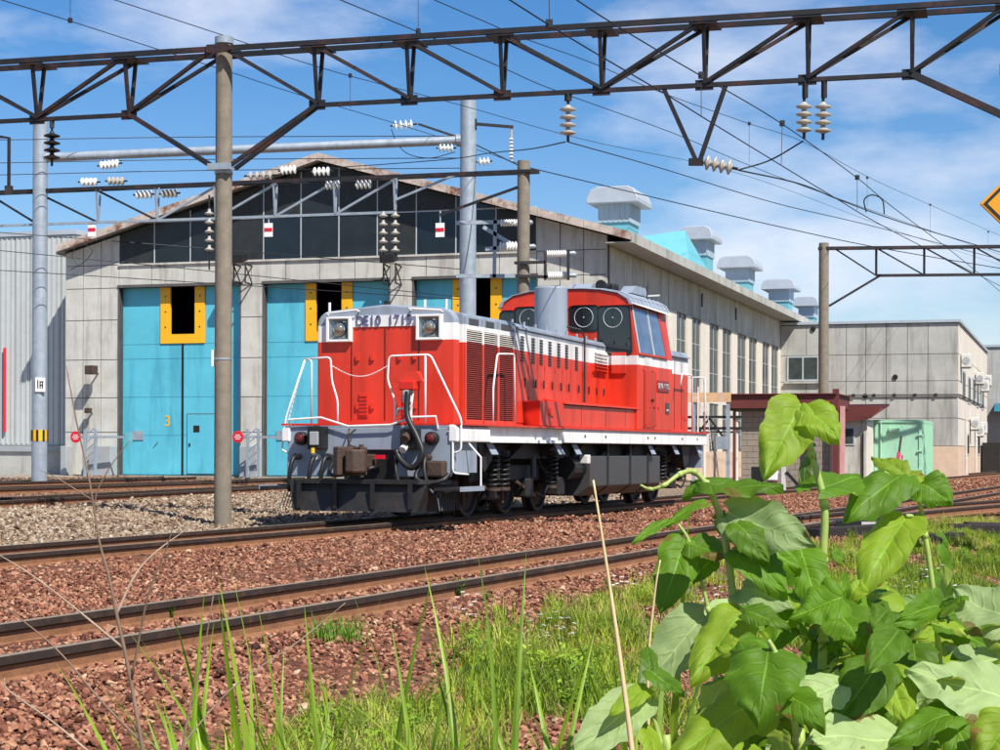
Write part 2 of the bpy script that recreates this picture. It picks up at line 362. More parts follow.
def track(path, z, label, sleepers=None):
    P = [Vector((p[0], p[1], 0)) for p in path]; c = P[len(P)//3]
    t = thing('railway_track', label, 'track', (c.x, c.y, z), 0, 'yard tracks')
    for s in (-.5335, .5335):
        q = []
        for i, p in enumerate(P):
            d = (P[min(i+1, len(P)-1)]-P[max(i-1, 0)]).normalized(); w = Vector((d.y, -d.x, 0)); q.append(p+w*s)
        RAILS.append(np.array([(a.x, a.y) for a in q])); link('rail', rail_mesh([a-c for a in q]), None, t)
    return t
DN = 5.7816-.03+.5335; DL = 11.3056-.03+.5335
def straight(D, t0, t1, n=24): return [trk(t0+(t1-t0)*i/n, D) for i in range(n+1)]
track(straight(DN, -12, 160), 0, 'rusty railway track nearest the camera, in front of the red locomotive')
track(straight(DL, -12, 170), 0, 'rusty track that the red locomotive stands on')
def pxtrack(pts, z): 
    q = [atZ(px, py, z) for px, py in pts]; return q
def ext(q, a, b):
    q = [Vector(p) for p in q]; d0 = (q[0]-q[1]).normalized(); d1 = (q[-1]-q[-2]).normalized()
    return [q[0]+d0*a]+q+[q[-1]+d1*b]
def dens(q, n=6):
    out = []
    for a, b in zip(q[:-1], q[1:]): out += [a+(b-a)*k/n for k in range(n)]
    return out+[q[-1]]
track(dens(ext(pxtrack([(0, 499), (240, 487), (400, 479.5)], .16), 22, 2)), .16, 'rusty track running to the third blue shed door, beyond the beige gravel strip')
track(dens(ext(pxtrack([(0, 487.5), (180, 482), (310, 477.5)], .21), 22, 2)), .21, 'rusty track running to the second blue shed door')
track(dens(ext(pxtrack([(0, 481.5), (100, 479), (165, 477)], .24), 18, 1)), .24, 'rusty track running to the first blue shed door on the left')
br = [trk(19+i, DN+.002) for i in range(0, 4, 1)]; e0 = br[-1]
dirT = Vector((ST, CT, 0)); q = [Vector(p) for p in br]; ang = math.pi/2-TH; pos = Vector(e0)
for i in range(46):
    if i < 16: ang -= .011
    pos = pos+Vector((math.cos(ang), math.sin(ang), 0))*1.0; q.append(pos.copy())
track(q, .004, 'rusty branch track curving away to the right behind the green plants')

# ------------------------------------------------------------------ ballast
def stone_shapes(n, sub=1):
    out = []; import bmesh
    for k in range(n):
        bm = bmesh.new(); bmesh.ops.create_icosphere(bm, subdivisions=sub, radius=1); r = random.Random(k)
        pl = [(Vector((r.gauss(0, 1), r.gauss(0, 1), r.gauss(0, 1))).normalized(), r.uniform(.34, .74)) for _ in range(13)]
        for v in bm.verts:
            for nn, d in pl:
                e = v.co.dot(nn)-d
                if e > 0: v.co -= nn*e
        me = bpy.data.meshes.new('stone'); bm.to_mesh(me); bm.free(); out.append(me)
    return out
def tint_mat(name, stops, rough=.9, trans=0, noise=25, spec=.2):
    m = bpy.data.materials.new(name); nt, b = nodes_of(m); L = nt.links
    at = nt.nodes.new('ShaderNodeAttribute'); at.attribute_type = 'INSTANCER'; at.attribute_name = 'tint'
    cr = nt.nodes.new('ShaderNodeValToRGB'); e = cr.color_ramp.elements; e[0].color = (*stops[0], 1); e[1].color = (*stops[-1], 1)
    for i, c in enumerate(stops[1:-1]): q = e.new((i+1)/(len(stops)-1)); q.color = (*c, 1)
    L.new(at.outputs['Fac'], cr.inputs[0])
    ge = nt.nodes.new('ShaderNodeNewGeometry'); nz = nt.nodes.new('ShaderNodeTexNoise'); nz.inputs['Scale'].default_value = noise; nz.inputs['Detail'].default_value = 3; L.new(ge.outputs['Position'], nz.inputs['Vector'])
    mr = nt.nodes.new('ShaderNodeMapRange'); mr.inputs[1].default_value = .3; mr.inputs[2].default_value = .7; mr.inputs[3].default_value = .72; mr.inputs[4].default_value = 1.28; L.new(nz.outputs['Fac'], mr.inputs[0])
    vm = nt.nodes.new('ShaderNodeVectorMath'); vm.operation = 'SCALE'; L.new(cr.outputs[0], vm.inputs[0]); L.new(mr.outputs[0], vm.inputs['Scale'])
    L.new(vm.outputs[0], b.inputs['Base Color']); b.inputs['Roughness'].default_value = rough; b.inputs['Specular IOR Level'].default_value = spec
    if trans:
        tr = nt.nodes.new('ShaderNodeBsdfTranslucent'); L.new(vm.outputs[0], tr.inputs[0]); ms = nt.nodes.new('ShaderNodeMixShader'); ms.inputs[0].default_value = trans
        L.new(b.outputs[0], ms.inputs[1]); L.new(tr.outputs[0], ms.inputs[2]); L.new(ms.outputs[0], nt.nodes['Material Output'].inputs[0])
    return m
def rail_clear(x, y, w):
    ok = np.ones(len(x), bool); p = np.stack([x, y], -1)
    for r in RAILS:
        for a, b in zip(r[:-1], r[1:]):
            d = b-a; t = np.clip(((p-a)@d)/(d@d), 0, 1); ok &= np.hypot(*(p-a-t[:, None]*d).T) > w
    return ok
def in_view(x, y, z, m=60):
    px, py = proj(np.stack([x, np.maximum(y, .1), z], -1)); return (y > 1) & (px > -m) & (px < 1000+m) & (py < 750+m)
def scatter_stones(name, dlo, dhi, bands, stops, smin, smax, keep=None):
    P = []
    for y0, y1, dens_ in bands:
        w = .30*y1+1; n = int(2*w*(y1-y0)*dens_); x = rng.uniform(-w, w, n); y = rng.uniform(y0, y1, n)
        D = -CT*x+ST*y+.25*np.sin(x*1.3+y)+.15*np.sin(y*2.9); z = gz(x, y)
        ok = (D > dlo) & (D < dhi) & in_view(x, y, z)
        if keep is not None: ok &= keep(x, y, D)
        x, y, z = x[ok], y[ok], z[ok]; ok = rail_clear(x, y, .072 if y0 < 20 else .085); P.append(np.stack([x, y, z], -1)[ok])
    P = np.concatenate(P); n = len(P)
    s = rng.uniform(smin, smax, n)*np.where(rng.random(n) < .05, 1.6, 1)*np.where(P[:, 1] > 25, 1.3, 1)*np.where(P[:, 1] > 52, 1.5, 1)
    P[:, 2] += s*rng.uniform(-.25, .75, n)
    scl = s[:, None]*rng.uniform(.7, 1.25, (n, 3))*np.array([1.1, 1.1, .75])
    cloud(name, stone_shapes(7, 2), P, rng.uniform(-3.1, 3.1, (n, 3))*np.array([.22, .22, 1]), scl, rng.integers(0, 7, n), np.clip(rng.beta(1.6, 1.9, n), 0, 1), tint_mat(name+'_rock', stops))
    return n
BANDS = [(6, 10, 1500), (10, 16, 850), (16, 30, 380), (30, 52, 120), (52, 82, 32)]
RB = [(.045, .021, .016), (.14, .052, .032), (.24, .095, .057), (.33, .15, .088), (.39, .21, .125), (.50, .35, .23)]
n1 = scatter_stones('red_ballast', 1.5, 13.4, BANDS, RB, .010, .028)
n2 = scatter_stones('beige_gravel', 13.2, 21, [(16, 30, 330), (30, 48, 120)], [(.07, .045, .03), (.20, .13, .085), (.30, .22, .15), (.36, .29, .21), (.46, .40, .32)], .02, .036)
n3 = scatter_stones('brown_gravel', 20.5, 34, [(28, 60, 60)], [(.06, .035, .025), (.15, .08, .05), (.22, .12, .075), (.28, .19, .13), (.36, .28, .21)], .012, .022)
print('stones', n1, n2, n3)

# ================================================================== LOCOMOTIVE  (x runs back from the front beam, near side is y < 0, z from rail head)
LOC = trk(23.9823, DL)
loco = thing('diesel_locomotive', 'red, white and grey diesel locomotive standing in front of the shed', 'locomotive', tuple(LOC), math.pi/2-TH)
def part(name, mb, m, par=None, **k): return mb.build(name, m, par or loco, **k)
HW = 1.15
# --- frame and deck
for s in (-1, 1):
    mb = MB(); mb.prism([(s*1.30, 1.17), (s*1.44, 1.17), (s*1.44, 1.36), (s*1.38, 1.42), (s*1.30, 1.42)], 'x', -.2, 1.06); part('end_block', mb, M_white, bevel=.02)
    mb = MB(); mb.box(1.061, 4.2, min(s*1.30, s*1.37), max(s*1.30, s*1.37), 1.22, 1.415); mb.box(1.061, 4.2, min(s*1.30, s*1.43), max(s*1.30, s*1.43), 1.17, 1.222); part('side_sill', mb, M_white)
    mb = MB(); mb.box(4.2, 13.05, min(s*1.30, s*1.44), max(s*1.30, s*1.44), 1.18, 1.415); part('side_sill', mb, M_white, bevel=.01)
    for i, x in enumerate((5.3, 6.4, 8.9, 9.35, 11.2, 12.3)):
        part('sill_bolt', MB().cyl((x, s*1.44, 1.3), (x, s*1.452, 1.3), .025, n=8), M_dark)
part('deck_plate', MB().box(-.15, 13.08, -1.475, 1.475, 1.416, 1.445), M_red2)
part('underframe', MB().box(.02, 12.9, -1.05, 1.05, .92, 1.18), M_dark)
for x in np.arange(1.3, 12.9, 1.45):
    for s in (-1, 1): part('outrigger_bracket', MB().prism([(s*1.05, 1.17), (s*1.33, 1.17), (s*1.05, .92)], 'x', x, x+.04), M_dark)
for x in (1.2, 4.15, 5.0, 9.3, 10.9, 12.6):
    part('step_flap', MB().poly([(x, -1.31, 1.16), (x+.26, -1.31, 1.16), (x+.28, -1.40, .99), (x+.02, -1.40, .99), (x, -1.30, 1.16), (x+.26, -1.30, 1.16), (x+.28, -1.39, .985), (x+.02, -1.39, .985)], [(0,3,2,1),(4,5,6,7),(0,1,5,4),(2,3,7,6),(1,2,6,5),(3,0,4,7)]), M_grey)
# --- front beam
mb = MB(); mb.prism([(-1.28, .66), (-1.35, .78), (-1.35, 1.38), (1.35, 1.38), (1.35, .78), (1.28, .66), (.42, .66), (.42, 1.05), (-.42, 1.05), (-.42, .66)], 'x', -.17, -.05)
part('buffer_beam', mb, M_grey, bevel=.012)
for s in (-1, 1):
    part('beam_wing', MB().box(-.049, .75, min(s*1.31, s*1.345), max(s*1.31, s*1.345), .72, 1.41), M_grey)
part('front_platform', MB().box(-.168, .37, -1.30, 1.30, 1.381, 1.412), M_grey)
part('coupler_pocket', MB().box(-.13, .4, -.42, .42, .6, 1.05), M_black)
# --- coupler
cp = part('coupler', MB().box(-.55, -.1, -.11, .11, .79, .99), M_brown, bevel=.02)
mb = MB(); mb.prism([(-.86, .23), (-.62, .24), (-.50, .14), (-.50, -.13), (-.60, -.20), (-.70, -.12), (-.66, .02), (-.78, .06), (-.92, .12)], 'z', .68, 1.10)
mb.build('coupler_head', M_brown, cp, bevel=.025)
MB().prism([(-.90, .02), (-.74, .02), (-.62, -.10), (-.64, -.22), (-.76, -.24), (-.90, -.12)], 'z', .72, 1.06).build('knuckle', M_brown, cp, bevel=.03)
MB().cyl((-.72, -.16, .66), (-.72, -.16, 1.13), .035).build('knuckle_pin', M_brown, cp)
MB().tube([(-.6, .1, 1.1), (-.55, .15, 1.25), (-.2, .2, 1.35)], .014).build('uncoupling_lever', M_black, cp)
# --- snow plough
pl = part('snow_plough', MB().prism([(-.62, .95), (-.42, 1.12), (.1, 1.15), (.1, -1.22), (-.42, -1.2), (-.62, -1.02)], 'z', .56, .62), M_dark)
MB().poly([(-.64, 1.0, .16), (-.64, -1.0, .16), (-.52, -1.12, .6), (-.52, 1.12, .6), (-.60, 1.0, .16), (-.60, -1.0, .16), (-.48, -1.12, .6), (-.48, 1.12, .6)], [(0,1,2,3),(7,6,5,4),(0,4,5,1),(2,6,7,3),(1,5,6,2),(3,7,4,0)]).build('blade', M_dark, pl)
for s in (-1, 1):
    MB().poly([(-.60, s*1.0, .16), (.35, s*1.16, .16), (.35, s*1.22, .6), (-.50, s*1.12, .6), (-.60, s*.97, .16), (.35, s*1.12, .16), (.35, s*1.18, .6), (-.50, s*1.08, .6)], [(0,1,2,3),(7,6,5,4),(0,4,5,1),(2,6,7,3),(1,5,6,2),(3,7,4,0)]).build('side_blade', M_dark, pl)
for y in (-.9, -.3, .3, .9): MB().box(-.66, -.63, y-.03, y+.03, .2, .58).build('stiffener', M_dark, pl)
for s in (-1, 1):
    part('shunter_step', MB().box(-.52, .35, min(s*1.22, s*1.62), max(s*1.22, s*1.62), .47, .51), M_dark)
    mb = MB()
    for k in range(9): mb.bar((-.45+k*.09, s*1.23, .44), (-.50+k*.09, s*1.30, .18), .02, .012)
    part('step_grid', mb, M_tank)
    part('step_hanger', MB().tube([(.3, s*1.6, .5), (.3, s*1.6, .95), (.3, s*1.36, 1.2)], .014), M_white)
    part('step_edge', MB().box(-.53, .36, min(s*1.625, s*1.635), max(s*1.625, s*1.635), .46, .53), M_grey)
# --- beam fittings: tail lamps, jumper boxes, cocks, hoses
for y in (1.09, -1.05):
    t = part('tail_lamp', MB().lathe([(.10, 0), (.10, .1), (.085, .12)], (-.17, y, 1.22), (-1, 0, 0), 16), M_black, smooth='auto')
    MB().lathe([(.078, 0), (.06, .03), (.02, .045)], (-.285, y, 1.22), (-1, 0, 0), 14).build('lens', mat('tail_lens', (.10, .015, .015), .1, var=0), t, smooth=True)
jb = part('jumper_box', MB().box(-.36, -.17, .66, .92, 1.06, 1.40), M_black, bevel=.015)
MB().box(-.40, -.36, .72, .86, 1.12, 1.32).build('jumper_socket', M_cab, jb, bevel=.01); MB().cyl((-.42, .79, 1.08), (-.42, .79, 1.0), .03).build('amber_plug', M_yel, jb)
jb = part('jumper_box', MB().box(-.36, -.17, -.86, -.60, 1.06, 1.36), M_black, bevel=.015)
MB().cyl((-.36, -.72, 1.25), (-.46, -.72, 1.2), .07).build('jumper_socket', M_brown, jb)
MB().cyl((-.36, -.68, 1.1), (-.44, -.68, 1.05), .055).build('jumper_socket', M_ac, jb)
def hose(name, pts, r=.024, m=None): return part(name, MB().tube(bez(pts), r, 8), m or M_black, smooth=True)
for y, sg in ((1.15, 1), (.82, 1), (.62, 1)):
    hose('brake_hose', [(-.17, y, .95), (-.35, y, .93), (-.42, y+.02, .75), (-.40, y+.05, .52), (-.36, y+.06, .44)], .032)
    part('hose_cock', MB().cyl((-.19, y, .95), (-.30, y, .95), .05, n=10), M_black if y != .82 else M_signw)
for y in (-.55, -1.0):
    hose('brake_hose', [(-.17, y, .95), (-.34, y, .93), (-.42, y-.02, .75), (-.42, y-.1, .5), (-.42, y-.25, .36)], .03)
    part('hose_cock', MB().cyl((-.19, y, .95), (-.30, y, .95), .045, n=10), M_ac if y == -.55 else M_brown)
hose('main_air_hose', [(-.30, -.70, 1.9), (-.36, -.72, 1.55), (-.42, -.9, 1.25), (-.45, -1.0, 1.0), (-.45, -.85, .80), (-.42, -.65, .90), (-.38, -.55, 1.05)], .045)
hose('lower_air_hose', [(-.34, -.95, .9), (-.45, -.9, .66), (-.46, -1.1, .58), (-.40, -1.3, .62), (-.3, -1.35, .7)], .035)
hose('control_hose', [(-.25, -.15, .80), (-.5, .1, .72), (-.6, .35, .68), (-.45, .5, .75), (-.2, .55, .9)], .03)
part('red_cock_handle', MB().box(-.30, -.22, -.30, -.16, .92, .98), M_signr)
part('cable_loop', MB().tube(bez([(-.2, .30, 1.36), (-.34, .25, 1.25), (-.36, .2, 1.12), (-.4, .1, 1.1)]), .012), M_brown)
part('beam_grab_rail', MB().tube([(-.17, 1.3, 1.36), (-.24, 1.3, 1.5), (-.24, .75, 1.53), (-.24, .3, 1.40), (-.24, -.4, 1.42), (-.24, -.75, 1.53), (-.24, -1.12, 1.54), (-.17, -1.12, 1.36)], .016), M_white)
part('grey_end_casting', MB().box(-.34, -.17, -1.28, -1.0, .66, .90), M_brown, bevel=.03)
# --- nose (front of the long hood)
def hood_section(w, z0, z1, r, crown=.06, n=6):
    pts = [(-w, z0)]
    for k in range(n+1):
        a = math.pi-(math.pi/2)*k/n; pts.append((-(w-r)+r*math.cos(a), z1-r+r*math.sin(a)))
    pts.append((0, z1+crown)); 
    return pts+[(-p[0], p[1]) for p in reversed(pts[:-1])]
nose = part('nose', MB().prism(hood_section(HW, 1.415, 3.16, .22, .08), 'x', .38, .56), M_livn, bevel=.03)
for y in (-.56, 0.0, .56): part('nose_seam', MB().box(.372, .379, y-.006, y+.006, 1.5, 2.88), M_dark)
for y in (.45, .20, -.25, -.5):
    for z in (2.45, 1.72): part('door_hinge', MB().box(.345, .379, y-.025, y+.025, z-.05, z+.05), M_red)
for y in (.35, -.38):
    lv = part('nose_louvre', MB().box(.36, .379, y-.075, y+.075, 1.55, 1.92), M_red)
    for k in range(6): MB().box(.345, .36, y-.065, y+.065, 1.58+k*.055, 1.60+k*.055).build('louvre_slat', M_red2, lv)
for y in (-.75, .75):
    hl = part('headlight', MB().prism([(y-.21, 2.68), (y+.21, 2.68), (y+.21, 3.07), (y-.21, 3.07)], 'x', .372, .379), M_white, bevel=.03)
    MB().poly([(.325, y-.165, 2.72), (.325, y+.165, 2.72), (.325, y+.165, 3.03), (.325, y-.165, 3.03), (.37, y-.1, 2.79), (.37, y+.1, 2.79), (.37, y+.1, 2.96), (.37, y-.1, 2.96)],
        [(1,5,4,0),(2,6,5,1),(3,7,6,2),(0,4,7,3),(5,6,7,4)]).build('reflector_box', mat('mirror_box', (.20, .24, .24), .25, .6, var=.3, vscale=8), hl)
    mb = MB()
    for a, b, c, d in ((y-.21, y-.165, 2.685, 3.065), (y+.165, y+.21, 2.685, 3.065), (y-.165, y+.165, 2.685, 2.72), (y-.165, y+.165, 3.03, 3.065)): mb.box(.30, .3715, a, b, c, d)
    mb.build('rim', M_white, hl, bevel=.008)
    MB().lathe([(.098, 0), (.10, .03), (.085, .035), (.08, .03)], (.36, y, 2.875), (-1, 0, 0), 20).build('lamp_ring', M_chrome, hl, smooth='auto')
    MB().lathe([(.08, 0), (.072, .03), (.045, .05), (.01, .058)], (.335, y, 2.875), (-1, 0, 0), 20).build('lens', mat('lamp_glass', (.30, .26, .2), .08, .5, var=.2, vscale=20), hl, smooth=True)
    s = 1 if y > 0 else -1
    part('nose_grab_rail', MB().tube([(.37, y-s*.32, 3.14), (.30, y-s*.32, 3.16), (.30, y+s*.2, 3.12), (.37, y+s*.2, 3.10)], .014), M_white)
nbk = part('number_bracket', MB().box(.365, .3795, -.53, .53, 2.905, 3.075), M_white)
mat('blue_grey_lettering', (.085, .10, .21), .5)
def letters(txt, size, ext, m, par, at, pitch, dy, rot, stretch=1.0):
    for i, ch in enumerate(txt):
        if ch != ' ':
            o = link('letter', text_mesh(ch, size, ext), m, par, loc=at(-(len(txt)-1)/2*pitch+i*pitch), rot=rot); o.scale = (stretch, 1, 1)
letters('DE10 1715', .215, .008, MATS['blue_grey_lettering'], nbk, lambda d: (.352, -d, 2.992), .103, 0, (math.pi/2, 0, -math.pi/2), .9)
part('nose_lamp_bracket', MB().box(.40, .46, -.03, .03, 3.2, 3.29), M_dark)
for y in (-.95, -.6, 1.0): part('roof_lug', MB().cyl((.5, y, 3.1), (.5, y, 3.3), .02), M_white)
part('nose_gap', MB().prism(hood_section(HW-.06, 1.415, 3.08, .2, .06), 'x', .561, .62), M_black)
# --- radiator section
part('radiator_housing', MB().prism(hood_section(HW+.03, 1.446, 3.10, .05, .1, 3), 'x', .621, 2.66), M_liv, bevel=.01)
M_slat = mat('dusty_red_slats', (.20, .022, .012), .6, var=.25, vscale=5); M_slatw = mat('dusty_white_slats', (.42, .38, .33), .6, var=.2, vscale=5)
BX = [(.70, 1.30), (1.36, 1.92), (1.98, 2.58)]
for x0, x1 in BX:
    for s in (-1, 1):
        yb = s*(HW+.03)
        g = part('radiator_grille', MB().box(x0, x1, min(yb, yb+s*.006), max(yb, yb+s*.006), 1.52, 2.86), mat('grille_core', (.05, .02, .015), .8, var=.3) if x0 < 1 and s < 0 else MATS['grille_core'])
        mb = MB(); mw = MB()
        for k in range(44):
            z = 1.535+k*.0302; (mw if z > 2.655 else mb).poly([(x0, yb+s*.006, z+.018), (x1, yb+s*.006, z+.018), (x1, yb+s*.02, z), (x0, yb+s*.02, z), (x0, yb+s*.006, z+.006), (x1, yb+s*.006, z+.006)], [(0,1,2,3),(3,2,5,4),(0,3,4),(1,5,2)])
        mb.build('slats', M_slat, g); mw.build('slats', M_slatw, g)
        part('recessed_handle', MB().box(x0+.12, x1-.12, min(yb, yb+s*.008), max(yb, yb+s*.008), 2.94, 3.03), M_tank)
    mb = MB()
for x in (.655, 1.33, 1.95, 2.62):
    for s in (-1, 1):
        ya, yb2 = s*(HW+.03), s*(HW+.055); part('grille_post', MB().box(x-.03, x+.03, min(ya, yb2), max(ya, yb2), 1.47, 3.04), M_liv)
part('grille_sill', MB().box(.64, 2.64, -HW-.05, HW+.05, 1.447, 1.51), M_red)
# --- engine hood, narrowing towards the cab
def hy(x): return 1.18-(x-2.66)*(.36/5.54)
def taper_hood(x0, x1, grow=0., z1=3.10):
    a = hood_section(hy(x0)+grow, 1.446, z1, .10, .07, 4); b = hood_section(hy(x1)+grow, 1.446, z1, .10, .07, 4); n = len(a)
    return MB().poly([(x0, *p) for p in a]+[(x1, *p) for p in b], [tuple(range(n)), tuple(range(2*n-1, n-1, -1))]+[(i, n+i, n+(i+1) % n, (i+1) % n) for i in range(n)])
part('engine_hood', taper_hood(2.661, 8.195), M_liv)
DX = [2.70, 3.35, 3.86, 4.25, 4.85, 5.30, 5.80, 6.55, 7.15, 7.6, 8.17]
for i in range(len(DX)-1):
    for s in (-1, 1):
        x0, x1 = DX[i]+.012, DX[i+1]-.012; y0, y1 = s*hy(x0), s*hy(x1)
        d = part('engine_door', MB().poly([(x0, y0, 1.5), (x1, y1, 1.5), (x1, y1, 2.97), (x0, y0, 2.97), (x0, y0+s*.014, 1.5), (x1, y1+s*.014, 1.5), (x1, y1+s*.014, 2.97), (x0, y0+s*.014, 2.97)],
            [(0,1,2,3),(7,6,5,4),(0,4,5,1),(1,5,6,2),(2,6,7,3),(3,7,4,0)]), M_liv)
        xm = (x0+x1)/2; ym = (y0+y1)/2
        if i < 7:
            mb = MB()
            for k in range(9):
                z = 2.5+k*.048; mb.poly([(xm-.09, s*hy(xm-.09)+s*.014, z), (xm+.09, s*hy(xm+.09)+s*.014, z), (xm+.09, s*hy(xm+.09)+s*.034, z-.008), (xm-.09, s*hy(xm-.09)+s*.034, z-.008), (xm-.09, s*hy(xm-.09)+s*.0145, z+.012), (xm+.09, s*hy(xm+.09)+s*.0145, z+.012)], [(3,2,1,0),(3,2,5,4),(0,4,3),(1,2,5)])
            mb.build('louvre', M_dark, d)
        if s < 0:
            MB().bar((xm+.1, ym-.03, 2.22), (xm+.1, ym-.03, 2.08), .02, .02).build('door_handle', M_dark, d)
            for z in (1.9, 2.42): MB().box(x0+.004, x0+.03, s*hy(x0)-.022, s*hy(x0)-.014, z-.04, z+.04).build('hinge', M_red2, d)
lp_ = part('end_louvre_box', MB().poly([(7.2, -hy(7.2)-.015, 2.5), (8.15, -hy(8.15)-.015, 2.5), (8.15, -hy(8.15)-.015, 2.9), (7.2, -hy(7.2)-.015, 2.9), (7.2, -hy(7.2)-.05, 2.5), (8.15, -hy(8.15)-.05, 2.5), (8.15, -hy(8.15)-.05, 2.9), (7.2, -hy(7.2)-.05, 2.9)], [(0,1,2,3),(7,6,5,4),(0,4,5,1),(1,5,6,2),(2,6,7,3),(3,7,4,0)]), M_liv)
for k in range(6):
    z = 2.53+k*.062; MB().poly([(7.24, -hy(7.24)-.05, z+.03), (8.11, -hy(8.11)-.05, z+.03), (8.11, -hy(8.11)-.1, z), (7.24, -hy(7.24)-.1, z), (7.24, -hy(7.24)-.05, z+.02), (8.11, -hy(8.11)-.05, z+.02)], [(0,1,2,3),(3,2,5,4),(0,3,4),(1,5,2)]).build('louvre_slat', M_liv, lp_)
part('drain_pipe', MB().tube([(6.55, -hy(6.55)-.06, 1.9), (6.55, -hy(6.55)-.06, 3.1), (6.5, -hy(6.5), 3.22), (6.4, -.7, 3.28)], .018), M_dark)
part('hood_edge_gutter', MB().poly([(2.7, -hy(2.7)-.03, 3.0), (8.1, -hy(8.1)-.03, 3.0), (8.1, -hy(8.1)-.03, 3.03), (2.7, -hy(2.7)-.03, 3.03), (2.7, -hy(2.7), 3.0), (8.1, -hy(8.1), 3.0), (8.1, -hy(8.1), 3.03), (2.7, -hy(2.7), 3.03)], [(0,1,2,3),(7,6,5,4),(0,4,5,1),(1,5,6,2),(2,6,7,3),(3,7,4,0)]), M_grey)
for x in np.linspace(3.0, 8.0, 9): part('hood_lifting_eye', MB().cyl((x, -hy(x)+.15, 3.1), (x, -hy(x)+.15, 3.17), .02, n=6), M_grey)
# --- ledge boxes below the engine doors
part('battery_box', MB().box(3.16, 4.28, -1.43, -1.0, 1.446, 1.86), M_red2, bevel=.015)
part('battery_latch', MB().box(3.6, 3.75, -1.455, -1.431, 1.62, 1.75), M_red)
part('ledge_box', MB().prism([(-1.41, 1.446), (-1.0, 1.446), (-.6, 1.90), (-1.41, 1.82)], 'x', 4.281, 8.6), M_red, bevel=.01)
part('ledge_lid', MB().poly([(4.25, -1.46, 1.83), (8.7, -1.46, 1.83), (8.7, -.75, 1.91), (4.25, -1.0, 1.91), (4.25, -1.46, 1.855), (8.7, -1.46, 1.855), (8.7, -.75, 1.935), (4.25, -1.0, 1.935)], [(3,2,1,0),(4,5,6,7),(0,1,5,4),(1,2,6,5),(2,3,7,6),(3,0,4,7)]), M_red)
for x in (5.2, 6.5, 7.6): part('ledge_seam', MB().box(x-.006, x+.006, -1.413, -1.409, 1.47, 1.8), M_dark)
for x in np.arange(4.5, 9.8, .55): part('ledge_clip', MB().box(x, x+.07, -1.455, -1.442, 1.45, 1.475), M_red2)
part('ledge_box', MB().box(3.16, 8.6, 1.0, 1.41, 1.446, 1.84), M_red)
# --- exhaust stack
st = part('exhaust_stack', MB().prism([(7.45+.0+.30*math.cos(a)*.9, .315*math.sin(a)) for a in np.linspace(0, 2*math.pi, 25)[:-1]], 'z', 3.0, 4.10), M_grey, smooth='auto', bevel=.03)
MB().box(7.3, 7.6, -.2, .2, 4.101, 4.112).build('stack_mouth', M_black, st)
for k in range(4): MB().cyl((7.2+.02*abs(k-1.5), -.22+.14*k, 3.20), (7.17+.02*abs(k-1.5), -.22+.14*k, 3.20), .014, n=6).build('rivet', M_dark, st)
# --- cab
CX0, CX1 = 8.2, 10.45
arc = [(-1.29, 3.80), (-1.24, 3.90), (-1.05, 4.02), (-.7, 4.09), (-.35, 4.115), (0, 4.12)]; arc = arc+[(-a, b) for a, b in reversed(arc[:-1])]
sec = [(-1.455, 1.446), (-1.455, 2.86)]+arc+[(1.455, 2.86), (1.455, 1.446)]
cab = part('cab', MB().prism(sec, 'x', CX0, CX1), M_cablv, bevel=.015)
ro = [(a*1.045 if abs(a) > 1.2 else a*1.02, b+.02) for a, b in arc]; inner = [(a*1.0, b+.002) for a, b in arc]
MB().prism([(-1.37, 3.79)]+ro[1:-1]+[(1.37, 3.79)]+[(p[0], p[1]) for p in reversed(inner)], 'x', CX0-.03, CX1+.06).build('cab_roof', M_grey, cab, bevel=.008)
for x in np.arange(CX0+.25, CX1+.2, .26):
    MB().tube([(x, a, b+.012) for a, b in ro], .016, 5).build('roof_rib', M_grey, cab)
MB().poly([(CX0-.02, -1.40, 3.80), (CX1+.06, -1.42, 3.74), (CX1+.06, -1.28, 3.82), (CX0-.02, -1.28, 3.84), (CX0-.02, -1.40, 3.815), (CX1+.06, -1.42, 3.755), (CX1+.06, -1.28, 3.84), (CX0-.02, -1.28, 3.86)], [(3,2,1,0),(4,5,6,7),(0,1,5,4),(1,2,6,5),(2,3,7,6),(3,0,4,7)]).build('roof_eave', M_white, cab)
def rrect(y0, y1, z0, z1, r=.07, sk=0, n=3):
    out = []
    for cx, cy, a0 in ((y1-r, z1-r, 0), (y0+r, z1-r, 90), (y0+r, z0+r, 180), (y1-r, z0+r, 270)):
        for k in range(n+1):
            a = R(a0+90*k/n); py = cy+r*math.sin(a); out.append((cx+r*math.cos(a)+sk*(py-z0), py))
    return out
def cab_window(y0, y1, z0, z1, sk=0, ring=True, ry=None):
    w = MB().prism(rrect(y0-.03, y1+.03, z0-.03, z1+.03, .09, sk), 'x', CX0-.012, CX0-.001).build('window', M_black, cab)
    MB().prism(rrect(y0, y1, z0, z1, .07, sk), 'x', CX0-.016, CX0-.0125).build('pane', M_glass, w)
    if ring:
        c = ry if ry is not None else (y0+y1)/2; zc = z1-.20
        MB().tube([(CX0-.022, c+.185*math.cos(a), zc+.185*math.sin(a)) for a in np.linspace(0, 2*math.pi, 29)], .007, 6, False).build('clear_view_ring', M_steelpale, w)
        MB().cyl((CX0-.018, c, zc), (CX0-.03, c, zc), .014, n=8).build('spinner_hub', M_steelpale, w)
        MB().bar((CX0-.022, c, zc+.17), (CX0-.022, c, zc-.17), .008, .008).build('spinner_arm', M_dark, w)
    MB().box(CX0-.05, CX0-.013, y0, y1, z1+.03, z1+.045).build('rain_lip', M_red, w)
    return w
cab_window(-1.33, -.72, 2.88, 3.76, .06, True, -.97); cab_window(-.66, -.12, 3.33, 3.78); cab_window(.46, 1.0, 3.36, 3.78); cab_window(1.05, 1.33, 3.36, 3.72, -.05, False)
